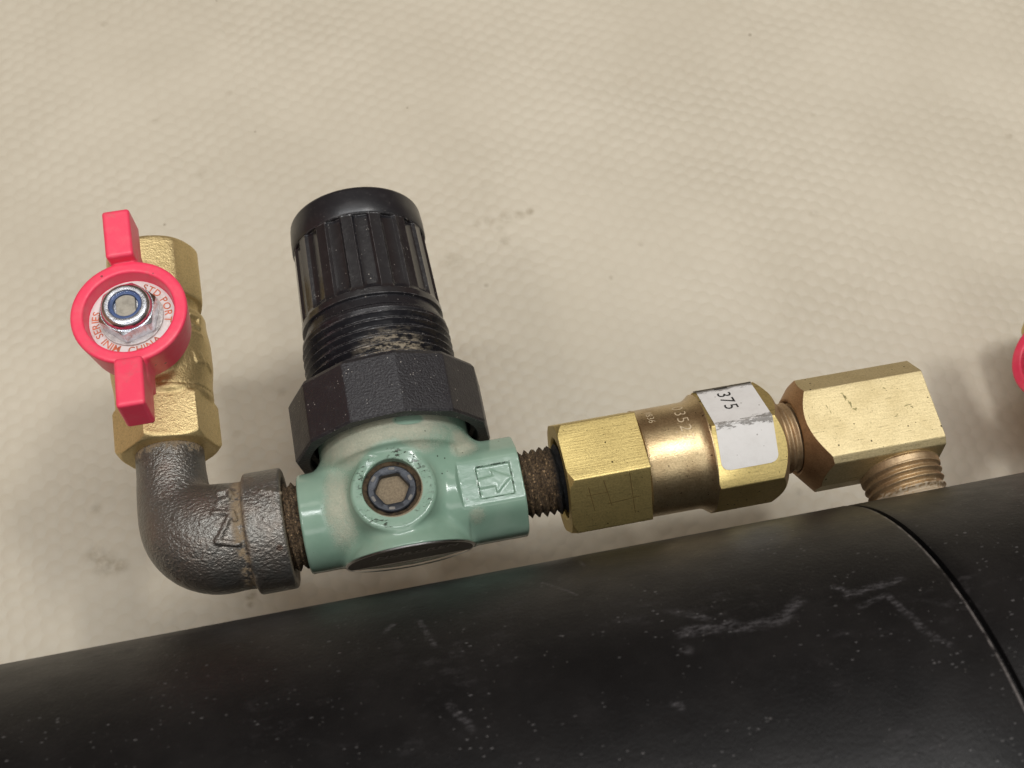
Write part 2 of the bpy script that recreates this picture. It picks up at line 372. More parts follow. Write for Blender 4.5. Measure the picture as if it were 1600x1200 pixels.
# satin black tank paint: scuffs, chalky rubs and specks
t = NT('scuffed_black_paint')
x, y, z = t.xyz()
c = t.mix(t.ss(t.noise(120, 4, 0.6), 0.35, 0.7), (0.006, 0.006, 0.0065), (0.0115, 0.011, 0.0112))
rub = t.math('MULTIPLY', t.ss(t.noise(11, 5, 0.8, stretch=(3.0, 1.3, 1.3)), 0.50, 0.72), t.ss(t.noise(120, 3, 0.6, stretch=(1.6, 1, 1), off=(0.4, 0, 0)), 0.46, 0.66))
c = t.mix(t.math('MULTIPLY', rub, 0.6), c, (0.045, 0.042, 0.044))
# rubbed streaks, placed along the tank (x) and round it (arc length from the side facing the fittings)
arcv = t.math('MULTIPLY', t.math('ARCTAN2', t.math('SUBTRACT', z, ZO), t.math('SUBTRACT', y, TY)), RT)
wobn = t.noise(16, 4, 0.7, off=(3, 6, 1))
smk = None
for (xa, va, xb, vb, w_) in [(292, 420, 327, 445, 5), (283, 458, 353, 461, 9), (343, 469, 423, 466, 8), (400, 474, 442, 439, 7), (487, 428, 510, 451, 4), (494, 451, 574, 440, 6), (501, 472, 542, 462, 4), (542, 462, 561, 531, 5), (561, 531, 582, 554, 4), (150, 282, 187, 343, 2.2), (215, 208, 215, 252, 2), (278, 481, 289, 490, 6), (246, 554, 258, 561, 5), (-59, 346, -46, 326, 4), (-14, 330, -1, 397, 4), (1, 495, 24, 536, 5)]:
    L_ = math.hypot(xb - xa, vb - va); ca, sa = (xb - xa) / L_, (vb - va) / L_
    du = t.math('SUBTRACT', x, (xa + xb) / 2); dv = t.math('SUBTRACT', arcv, (va + vb) / 2)
    al = t.math('ABSOLUTE', t.math('ADD', t.math('MULTIPLY', du, ca), t.math('MULTIPLY', dv, sa)))
    ac = t.math('ABSOLUTE', t.math('ADD', t.math('ADD', t.math('MULTIPLY', du, -sa), t.math('MULTIPLY', dv, ca)), t.math('MULTIPLY', t.math('SUBTRACT', wobn, 0.5), w_ * 2.4)))
    k_ = t.math('MULTIPLY', t.ss(al, L_ / 2 - w_, L_ / 2 + w_, 1, 0), t.ss(ac, w_ * 0.25, w_ * 1.5, 1, 0))
    smk = k_ if smk is None else t.math('MAXIMUM', smk, k_)
streak = t.ss(t.noise(4.5, 6, 0.82, stretch=(3.5, 1.0, 1.0), off=(3, 6, 1)), 0.42, 0.66)
c = t.mix(t.math('MULTIPLY', t.math('MULTIPLY', smk, streak), 0.9), c, (0.085, 0.081, 0.085))
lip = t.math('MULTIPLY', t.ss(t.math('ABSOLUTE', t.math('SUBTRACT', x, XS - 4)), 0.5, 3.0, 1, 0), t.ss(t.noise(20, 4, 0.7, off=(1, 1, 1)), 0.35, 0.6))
c = t.mix(t.math('MULTIPLY', lip, 0.55), c, (0.22, 0.20, 0.19))  # light edge highlight of the seam lip, put into the paint colour
pz = t.ss(t.noise(70, 3, 0.6, off=(2, 2, 0)), 0.42, 0.6)
sp = t.math('MAXIMUM', t.spots(17, 0.055, 0.45, stretch=(1.6, 1, 1)), t.spots(9, 0.08, 0.25, off=(2, 2, 2)))
sp = t.math('MULTIPLY', sp, t.math('ADD', pz, 0.12), clamp=True)
c = t.mix(t.math('MULTIPLY', sp, 0.4), c, (0.20, 0.19, 0.18))
sp2 = t.math('MULTIPLY', t.spots(5.5, 0.16, 0.3, stretch=(2.2, 1, 1), off=(9, 2, 4)), t.ss(t.noise(90, 4, 0.65, off=(6, 6, 0)), 0.40, 0.62))
c = t.mix(t.math('MULTIPLY', sp2, 0.55), c, (0.17, 0.165, 0.165))
rg = t.math('ADD', t.math('MULTIPLY', t.noise(40, 4, 0.6, off=(0, 5, 0)), 0.22), 0.30)
rg = t.math('ADD', rg, t.math('MULTIPLY', rub, 0.15))
h = t.math('ADD', t.noise(5, 3, 0.7), t.math('MULTIPLY', t.noise(40, 3, 0.5, stretch=(1.6, 1, 1)), 1.2))
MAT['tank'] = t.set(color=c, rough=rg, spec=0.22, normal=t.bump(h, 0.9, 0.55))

# cream embossed plastic mat: hexagonal grid of flat pillows with slightly wandering rows
t = NT('embossed_cream_plastic', (0, 0, 0))
CELL = 33.2
mp = t.n.new('ShaderNodeMapping'); mp.inputs['Rotation'].default_value = (0, 0, math.radians(27)); mp.inputs['Scale'].default_value = (1 / CELL,) * 3
wob = t.n.new('ShaderNodeTexNoise'); wob.inputs['Scale'].default_value = 1 / 190.0; wob.inputs['Detail'].default_value = 1
t.l.new(t.P, wob.inputs['Vector'])
wv = t.n.new('ShaderNodeVectorMath'); wv.operation = 'MULTIPLY_ADD'; t.l.new(wob.outputs['Color'], wv.inputs[0]); wv.inputs[1].default_value = (45, 45, 0); t.l.new(t.P, wv.inputs[2])
wob2 = t.n.new('ShaderNodeTexNoise'); wob2.inputs['Scale'].default_value = 1 / 30.0; wob2.inputs['Detail'].default_value = 2
t.l.new(t.P, wob2.inputs['Vector'])
wv2 = t.n.new('ShaderNodeVectorMath'); wv2.operation = 'MULTIPLY_ADD'; t.l.new(wob2.outputs['Color'], wv2.inputs[0]); wv2.inputs[1].default_value = (6, 6, 0); t.l.new(wv.outputs[0], wv2.inputs[2])
t.l.new(wv2.outputs[0], mp.inputs[0])
sx = t.n.new('ShaderNodeSeparateXYZ'); t.l.new(mp.outputs[0], sx.inputs[0])
R3 = math.sqrt(3)
def wrapd(v, period, off):
    w = t.n.new('ShaderNodeMath'); w.operation = 'WRAP'
    a = t.math('ADD', v, off)
    t.l.new(a, w.inputs[0]); w.inputs[1].default_value = period / 2; w.inputs[2].default_value = -period / 2
    return w.outputs[0]
def hexd(ox, oy):
    a = wrapd(sx.outputs[0], 1.0, ox); b = wrapd(sx.outputs[1], R3, oy)
    return t.math('SQRT', t.math('ADD', t.math('MULTIPLY', a, a), t.math('MULTIPLY', b, b)))
d = t.math('MINIMUM', hexd(0, 0), hexd(0.5, R3 / 2))
pill = t.ss(d, 0.33, 0.51, 1, 0)
dome = t.math('MULTIPLY_ADD', t.math('COSINE', t.math('MULTIPLY', d, math.pi / 0.58)), 0.5, 0.5)
strength_var = t.ss(t.noise(380, 3, 0.55, off=(1, 2, 0)), 0.30, 0.70, 0.35, 1.1)
hgt = t.math('ADD', t.math('MULTIPLY', t.math('MULTIPLY', t.math('ADD', t.math('MULTIPLY', pill, 0.22), t.math('MULTIPLY', dome, 1.25)), strength_var), 1.0),
             t.math('MULTIPLY', t.noise(14, 4, 0.6, off=(6, 0, 0)), 0.38))
hgt = t.math('ADD', hgt, t.math('MULTIPLY', t.noise(150, 3, 0.5), 2.6))
c = t.mix(t.ss(t.noise(330, 3, 0.55), 0.3, 0.7), (0.560, 0.508, 0.402), (0.605, 0.552, 0.442))
c = t.mix(t.ss(t.noise(90, 4, 0.65, off=(8, 3, 0)), 0.55, 0.8, 0, 0.3), c, (0.50, 0.44, 0.33))
c = t.mix(t.math('MULTIPLY', dome, 0.09), c, (0.72, 0.67, 0.56))
stain_n = t.noise(15, 5, 0.7, off=(2, 9, 0))
STAINS = [(-580, 160, 26, 0.75), (-597, 179, 22, 0.6), (-555, 149, 18, 0.7), (-316, 45, 11, 1.0), (-318, 27, 8, 0.9), (-554, 158, 10, 0.6), (-591, 274, 12, 0.5), (381, 790, 10, 0.9), (357, 787, 14, 0.6), (325, 785, 16, 0.5), (289, 783, 14, 0.45), (260, 781, 10, 0.4), (311, 727, 12, 0.6), (188, 697, 26, 0.45), (519, 594, 6, 0.9), (251, 625, 6, 0.7), (603, 664, 7, 0.5), (1512, 793, 9, 0.8), (1002, 673, 12, 0.4), (-500, 1479, 9, 0.6), (-405, 1181, 10, 0.35), (-207, 457, 11, 0.5), (-307, 380, 9, 0.4), (775, 49, 10, 0.6), (306, 760, 9, 0.5), (1080, 930, 8, 0.35), (-315, 1017, 14, 0.3), (-234, 1229, 9, 0.3), (299, 874, 16, 0.2)]
sm = None
for (sx_, sy_, r, k) in STAINS:
    v = t.ss(t.dist((sx_, sy_, 0), (r * 1.5, r * 1.35, 1000)), 0.15, 1.0, k, 0)
    sm = v if sm is None else t.math('MAXIMUM', sm, v)
smask = t.math('MULTIPLY', sm, t.ss(stain_n, 0.22, 0.72), clamp=True)
c = t.mix(t.math('MULTIPLY', smask, 0.75), c, (0.25, 0.20, 0.12))
c = t.mix(t.math('MULTIPLY', t.spots(120, 0.03, 0.6), 0.6), c, (0.2, 0.16, 0.1))
MAT['mat'] = t.set(color=c, rough=t.math('ADD', t.math('MULTIPLY', t.noise(60, 3), 0.15), 0.42), spec=0.35, normal=t.bump(hgt, 1.9, 0.75))

# ------------------------------------------------------------------ mesh helpers (coordinates in drafting units)
ROOT_AT = np.array([0.0, TY, 0.0])   # the tank's Empty stands on the mat under the tank axis

def mesh_from(name, V, F, mats, smooth_angle=None, parent=None, midx=None, recalc=True, offset=None):
    V = np.asarray(V, float)
    off = ROOT_AT if offset is None else np.asarray(offset, float)
    me = bpy.data.meshes.new(name)
    me.from_pydata([tuple(v) for v in ((V - off) * S)], [], [tuple(int(i) for i in f) for f in F])
    for m in (mats if isinstance(mats, (list, tuple)) else [mats]): me.materials.append(m)
    if midx is not None: me.polygons.foreach_set('material_index', np.asarray(midx, dtype=np.int32))
    if recalc:
        b = bmesh.new(); b.from_mesh(me); bmesh.ops.recalc_face_normals(b, faces=b.faces[:]); b.to_mesh(me); b.free()
    me.polygons.foreach_set('use_smooth', [True] * len(me.polygons))
    me.update()
    if smooth_angle is not None: me.set_sharp_from_angle(angle=math.radians(smooth_angle))
    o = bpy.data.objects.new(name, me); sc.collection.objects.link(o)
    if parent is not None: o.parent = parent
    return o

class MB:
    def __init__(s): s.V = []; s.F = []; s.M = []; s.n = 0
    def add(s, V, F, m=0):
        V = np.asarray(V, float); s.V.append(V); s.F += [tuple(int(i) + s.n for i in f) for f in F]
        s.M += [m] * len(F); s.n += len(V)
    def obj(s, name, mats, parent=None, angle=35, recalc=True, offset=None):
        return mesh_from(name, np.vstack(s.V), s.F, mats, angle, parent, s.M, recalc, offset)

def frame(axis, c):
    """(t, a, b) -> xyz; t along the axis. X: a=y b=z; Y: a=z b=x; Z: a=x b=y"""
    cx, cy, cz = c
    if axis == 'X': return lambda t, a, b: np.stack([cx + t, cy + a, cz + b], -1)
    if axis == 'Y': return lambda t, a, b: np.stack([cx + b, cy + t, cz + a], -1)
    return lambda t, a, b: np.stack([cx + a, cy + b, cz + t], -1)

def rings(mb, rs, fr, closed_start=True, closed_end=True, m=0, mats=None):
    """rs: list of (t array, a array, b array), all of N points; consecutive rings are bridged"""
    N = len(rs[0][1]); V = []; F = []; Mi = []
    for (t_, a, b) in rs: V.append(fr(np.broadcast_to(np.asarray(t_, float), (N,)), np.asarray(a, float), np.asarray(b, float)))
    V = np.vstack(V)
    for k in range(len(rs) - 1):
        for i in range(N):
            j = (i + 1) % N
            F.append((k * N + i, k * N + j, (k + 1) * N + j, (k + 1) * N + i)); Mi.append(mats[k] if mats else m)
    if closed_start: F.append(tuple(range(N))[::-1]); Mi.append(mats[0] if mats else m)
    if closed_end: F.append(tuple((len(rs) - 1) * N + i for i in range(N))); Mi.append(mats[-1] if mats else m)
    n0 = mb.n; mb.V.append(V); mb.F += [tuple(i + n0 for i in f) for f in F]; mb.M += Mi; mb.n += len(V)

def lathe(mb, prof, axis, c, N=128, m=0, mats=None, cs=True, ce=True, rfun=None):
    th = np.linspace(0, 2 * math.pi, N, endpoint=False)
    rs = []
    for (t_, r) in prof:
        rr = rfun(t_, r, th) if rfun else np.full(N, float(r))
        rs.append((t_, rr * np.cos(th), rr * np.sin(th)))
    rings(mb, rs, frame(axis, c), cs, ce, m, mats)

def arc(t0, r0, t1, r1, n=5, convex=True):
    """quarter round between two profile points"""
    out = []
    for i in range(n + 1):
        u = i / n * math.pi / 2
        if convex: out.append((t0 + (t1 - t0) * (1 - math.cos(u)), r0 + (r1 - r0) * math.sin(u)))
        else: out.append((t0 + (t1 - t0) * math.sin(u), r0 + (r1 - r0) * (1 - math.cos(u))))
    return out

def outline(pts, fil=2.0, sub=14, arcn=4):
    """closed convex outline with small fillets and subdivided sides"""
    pts = [np.array(p, float) for p in pts]; n = len(pts); out = []
    corners = []
    for i in range(n):
        p0, p, p1 = pts[i - 1], pts[i], pts[(i + 1) % n]
        d0 = (p0 - p) / np.linalg.norm(p0 - p); d1 = (p1 - p) / np.linalg.norm(p1 - p)
        a, b = p + d0 * fil, p + d1 * fil
        corners.append([(1 - s_) ** 2 * a + 2 * s_ * (1 - s_) * p + s_ * s_ * b for s_ in np.linspace(0, 1, arcn + 1)])
    for i in range(n):
        out += corners[i]
        a, b = corners[i][-1], corners[(i + 1) % n][0]
        for k in range(1, sub): out.append(a + (b - a) * k / sub)
    return np.array(out)

def ngon(R, n, ang0):
    """angles measured from the frame's b axis towards a"""
    return [(R * math.sin(math.radians(ang0 + 360 * k / n)), R * math.cos(math.radians(ang0 + 360 * k / n))) for k in range(n)]

def bar(mb, ol, t0, t1, fr, ch0=None, ch1=None, m=0, mcone=None, bore0=None, bore1=None, steps=6):
    """prism with outline ol from t0 to t1; chK = (face radius, slope dr/dt) turns a cone on that end; bore = (radius, depth)"""
    r = np.linalg.norm(ol, axis=1); mc = m if mcone is None else mcone
    rs = []; ms = []
    def endr(t_, ch, bore, sgn):
        L = []
        rf = ch[0] if ch else r.max()
        sc0 = np.minimum(1, rf / r)
        if bore:
            cs_ = ol / r[:, None] * bore[0]
            L.append((t_ + sgn * bore[1], cs_[:, 0], cs_[:, 1])); L.append((t_ + sgn * 3, cs_[:, 0], cs_[:, 1]))
            L.append((t_, cs_[:, 0] * (bore[0] + 3) / bore[0], cs_[:, 1] * (bore[0] + 3) / bore[0]))
        else:
            L.append((t_, ol[:, 0] * sc0 * 0.5, ol[:, 1] * sc0 * 0.5))
        L.append((t_, ol[:, 0] * sc0, ol[:, 1] * sc0))
        if ch:
            L.append((t_ + sgn * np.maximum(0, r - rf) / ch[1], ol[:, 0], ol[:, 1]))
        return L
    A = endr(t0, ch0, bore0, 1); B = endr(t1, ch1, bore1, -1)
    rs = A + [(t0 + (t1 - t0) * 0.5, ol[:, 0], ol[:, 1])] + B[::-1]
    nA, nB = len(A), len(B)
    ms = [mc] * (nA - 1) + [m, m] + [mc if mcone is not None and ch1 else m] * (nB - 1)
    rings(mb, rs, fr, True, True, mats=ms)

def thread(mb, t0, t1, r0, r1, pitch, depth, axis, c, N=96, m=0, rough=0.0, flat=0.18, phase0=0.0, start_caps=True):
    """screw thread: real helix in the surface"""
    n = max(8, int(abs(t1 - t0) / (pitch / 10)))
    th = np.linspace(0, 2 * math.pi, N, endpoint=False); rs = []
    jit = rng.normal(0, 1, (n + 1, N)) * rough
    if rough:
        for _ in range(2): jit = (jit + np.roll(jit, 1, 1) + np.roll(jit, -1, 1) + np.roll(jit, 1, 0) + np.roll(jit, -1, 0)) / 3
    for k in range(n + 1):
        tt = t0 + (t1 - t0) * k / n
        ph = ((tt - t0) / pitch - th / (2 * math.pi) + phase0) % 1.0
        tri = np.abs(ph - 0.5) * 2
        prof = np.clip((tri - flat / 2) / (1 - flat), 0, 1)
        rr = r0 + (r1 - r0) * k / n - depth * prof + jit[k]
        rs.append((tt, rr * np.cos(th), rr * np.sin(th)))
    rings(mb, rs, frame(axis, c), True, True, m)

# ---- signed distance modelling (castings with blended forms)
def v3(*a): return np.array(a, dtype=np.float32)
def sd_cyl(P, axis, c, r, h0, h1, rd=2.0):
    ax = 'XYZ'.index(axis); q = P - v3(*c)
    o = [i for i in range(3) if i != ax]
    d = np.sqrt(q[:, o[0]] ** 2 + q[:, o[1]] ** 2) - r + rd
    mid, half = (h0 + h1) / 2, abs(h1 - h0) / 2
    e_ = np.abs(q[:, ax] - mid) - half + rd
    return np.minimum(np.maximum(d, e_), 0) + np.sqrt(np.maximum(d, 0) ** 2 + np.maximum(e_, 0) ** 2) - rd
def sd_cone(P, axis, c, r0, h0, r1, h1, rd=2.0):
    ax = 'XYZ'.index(axis); q = P - v3(*c); o = [i for i in range(3) if i != ax]
    h = q[:, ax]; k = np.clip((h - h0) / (h1 - h0), 0, 1); r = r0 + (r1 - r0) * k
    sl = math.cos(math.atan2(abs(r1 - r0), abs(h1 - h0)))
    d = (np.sqrt(q[:, o[0]] ** 2 + q[:, o[1]] ** 2) - r) * sl + rd
    mid, half = (h0 + h1) / 2, abs(h1 - h0) / 2
    e_ = np.abs(h - mid) - half + rd
    return np.minimum(np.maximum(d, e_), 0) + np.sqrt(np.maximum(d, 0) ** 2 + np.maximum(e_, 0) ** 2) - rd
def sd_caps(P, a, b, ra, rb=None):
    rb = ra if rb is None else rb
    a = v3(*a); b = v3(*b); ab = b - a
    k = np.clip(((P - a) @ ab) / float(ab @ ab), 0, 1)
    return np.linalg.norm(P - a - k[:, None] * ab, axis=1) - (ra + (rb - ra) * k)
def sd_box(P, c, h, rd=2.0, rot=None):
    q = P - v3(*c)
    if rot is not None: q = q @ np.asarray(rot, dtype=np.float32)
    q = np.abs(q) - (v3(*h) - rd)
    return np.linalg.norm(np.maximum(q, 0), axis=1) + np.minimum(q.max(1), 0) - rd
def sd_halfcone(P, axis, c, r0, h0, r1, h1):
    ax = 'XYZ'.index(axis); q = P - v3(*c); o = [i for i in range(3) if i != ax]
    k = (r1 - r0) / (h1 - h0)
    return (np.sqrt(q[:, o[0]] ** 2 + q[:, o[1]] ** 2) - r0 - k * (q[:, ax] - h0)) / math.sqrt(1 + k * k)
def smin(a, b, k):
    h = np.clip(0.5 + 0.5 * (b - a) / k, 0, 1)
    return b + (a - b) * h - k * h * (1 - h)
def smax(a, b, k): return -smin(-a, -b, k)
def sd_prism(P, ax, c, pts, h0, h1, rd=1.0):
    """extruded convex polygon; polygon in the (a, b) plane of frame()"""
    q = P - v3(*c)
    a, b = {'X': (q[:, 1], q[:, 2]), 'Y': (q[:, 2], q[:, 0]), 'Z': (q[:, 0], q[:, 1])}[ax]
    tt = q[:, 'XYZ'.index(ax)]; d = None; n = len(pts)
    cen = np.mean(np.array(pts), 0)
    for i in range(n):
        p, p1 = np.array(pts[i]), np.array(pts[(i + 1) % n]); e_ = (p1 - p) / np.linalg.norm(p1 - p); nn = np.array([e_[1], -e_[0]])
        if (cen - p) @ nn > 0: nn = -nn
        v = (a - p[0]) * nn[0] + (b - p[1]) * nn[1]
        d = v if d is None else np.maximum(d, v)
    d = d + rd; e_ = np.abs(tt - (h0 + h1) / 2) - abs(h1 - h0) / 2 + rd
    return np.minimum(np.maximum(d, e_), 0) + np.sqrt(np.maximum(d, 0) ** 2 + np.maximum(e_, 0) ** 2) - rd

def surfnet(f, lo, hi, h):
    lo = np.array(lo, float); hi = np.array(hi, float)
    n = np.ceil((hi - lo) / h).astype(int) + 1
    ax = [lo[i] + h * np.arange(n[i]) for i in range(3)]
    D = np.empty(n, np.float32)
    Y, Z = np.meshgrid(ax[1], ax[2], indexing='ij')
    for s0 in range(0, n[0], 24):
        xs = ax[0][s0:s0 + 24]
        P = np.empty((len(xs), n[1], n[2], 3), np.float32)
        P[..., 0] = xs[:, None, None]; P[..., 1] = Y; P[..., 2] = Z
        D[s0:s0 + 24] = f(P.reshape(-1, 3)).reshape(len(xs), n[1], n[2])
    I = D < 0
    c8 = [I[i:n[0] - 1 + i, j:n[1] - 1 + j, k:n[2] - 1 + k] for i in (0, 1) for j in (0, 1) for k in (0, 1)]
    cnt = sum(c.astype(np.int8) for c in c8); act = (cnt > 0) & (cnt < 8)
    idx = -np.ones(act.shape, np.int64); cells = np.argwhere(act); idx[act] = np.arange(len(cells))
    acc = np.zeros((len(cells), 3)); num = np.zeros(len(cells))
    cor = [(i, j, k) for i in (0, 1) for j in (0, 1) for k in (0, 1)]
    for a in cor:
        for d_ in range(3):
            if a[d_] == 0:
                b = list(a); b[d_] = 1
                va = D[cells[:, 0] + a[0], cells[:, 1] + a[1], cells[:, 2] + a[2]].astype(float)
                vb = D[cells[:, 0] + b[0], cells[:, 1] + b[1], cells[:, 2] + b[2]].astype(float)
                x_ = (va < 0) != (vb < 0)
                tt = np.where(x_, va / np.where(va == vb, 1, va - vb), 0)
                p = np.tile(np.array(a, float), (len(cells), 1)); p[:, d_] += tt
                acc[x_] += p[x_]; num[x_] += 1
    V = lo + (cells + acc / num[:, None]) * h
    F = []
    for d_ in range(3):
        o = [i for i in range(3) if i != d_]
        s0 = [slice(None)] * 3; s1 = [slice(None)] * 3; s0[d_] = slice(0, -1); s1[d_] = slice(1, None)
        ch = I[tuple(s0)] != I[tuple(s1)]
        e_ = np.argwhere(ch)
        e_ = e_[(e_[:, o[0]] > 0) & (e_[:, o[1]] > 0) & (e_[:, o[0]] < n[o[0]] - 1) & (e_[:, o[1]] < n[o[1]] - 1)]
        q = []
        for (u, w) in ((0, 0), (1, 0), (1, 1), (0, 1)):
            cc = e_.copy(); cc[:, o[0]] -= u; cc[:, o[1]] -= w
            q.append(idx[cc[:, 0], cc[:, 1], cc[:, 2]])
        q = np.stack(q, 1)
        flip = I[tuple(e_.T)] ^ (d_ == 1)
        q[flip] = q[flip][:, ::-1]
        F.append(q)
    F = np.vstack(F)
    for _ in range(3):
        P = V.astype(np.float32); v = f(P).astype(float); eps = 0.35; g_ = np.empty_like(V)
        for i in range(3):
            dP = np.zeros(3, np.float32); dP[i] = eps
            g_[:, i] = (f(P + dP) - f(P - dP)) / (2 * eps)
        st = v[:, None] * g_ / np.maximum((g_ ** 2).sum(1), 0.3)[:, None]
        ln = np.linalg.norm(st, axis=1, keepdims=True); st *= np.minimum(1, 0.8 * h / np.maximum(ln, 1e-9))
        V = V - st
    return V, F

def sdf_obj(name, f, lo, hi, h, mat, parent=None, angle=None):
    V, F = surfnet(f, lo, hi, h)
    return mesh_from(name, V, F, mat, angle, parent, recalc=True)

# ---- lettering
_glyph = {}
def glyph(ch, bold=0.0):
    """triangulated outline of one character, height of capitals about 0.7, plus its advance"""
    key = (ch, bold)
    if key in _glyph: return _glyph[key]
    cu_ = bpy.data.curves.new('lettering', 'FONT'); cu_.body = ch; cu_.size = 1.0; cu_.offset = bold; cu_.resolution_u = 4
    o = bpy.data.objects.new('lettering', cu_); sc.collection.objects.link(o)
    dg = bpy.context.evaluated_depsgraph_get(); me = bpy.data.meshes.new_from_object(o.evaluated_get(dg))
    V = np.array([v.co[:] for v in me.vertices]); F = [tuple(p.vertices) for p in me.polygons]
    bpy.data.objects.remove(o); bpy.data.curves.remove(cu_); bpy.data.meshes.remove(me)
    _glyph[key] = (V, F, (V[:, 0].min(), V[:, 0].max()) if len(V) else (0, 0.3))
    return _glyph[key]
def put_text(mb, text, size, place, m, spacing=0.12, bold=0.0, start=0.0, thick=0.0):
    """place(u, v) -> xyz; u runs along the line, v up the letters (drafting units)"""
    u = start
    for ch in text:
        if ch == ' ': u += 0.35 * size; continue
        V, F, (a, b) = glyph(ch, bold)
        P = place(u + (V[:, 0] - a) * size, V[:, 1] * size)
        mb.add(P, F, m)
        u += (b - a) * size + spacing * size
    return u

# ================================================================== THE MAT
n = 24; L = 9000
xs = np.linspace(-L, L, n); V = [(x_, y_, 0) for y_ in xs for x_ in xs]
F = [(j * n + i, j * n + i + 1, (j + 1) * n + i + 1, (j + 1) * n + i) for j in range(n - 1) for i in range(n - 1)]
surf = mesh_from('table_surface', V, F, MAT['mat'], offset=(0, 0, 0))
surf['kind'] = 'structure'

# ================================================================== THE TANK
root = bpy.data.objects.new('air_tank', None); root.empty_display_size = 0.02
sc.collection.objects.link(root); root.location = tuple(ROOT_AT * S)
root['label'] = 'scuffed black cylindrical air tank with green regulator, red-handled ball valve and brass fittings'
root['category'] = 'air tank'


TC = (0, TY, ZO)
mb = MB()
prof = [(-1500, 60)] + [(-1500 + 190 * (1 - math.cos(u)), 60 + (RT - 60) * math.sin(u)) for u in np.linspace(0.05, math.pi / 2, 14)]
prof += [(x_, RT) for x_ in np.linspace(-1250, XS - 5, 24)] + [(XS - 2.5, RT - 0.8), (XS - 1, RT - 3.5), (XS - 0.5, RT - 12)]
lathe(mb, prof, 'X', TC, N=360)
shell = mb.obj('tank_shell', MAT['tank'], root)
mb = MB()
prof = [(XS - 0.5, RT - 12), (XS + 5.0, RT - 11), (XS + 6.5, RT - 2.0), (XS + 11, RT - 0.4)] + [(x_, RT - 0.4) for x_ in np.linspace(XS + 30, 2050, 14)]
prof += [(2050 + 190 * math.sin(u), (RT - 0.4) * math.cos(u) + 1) for u in np.linspace(0.1, math.pi / 2, 12)]
lathe(mb, prof, 'X', TC, N=360)
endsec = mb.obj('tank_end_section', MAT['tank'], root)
endsec['label'] = 'end section of the black tank beyond the rolled seam'

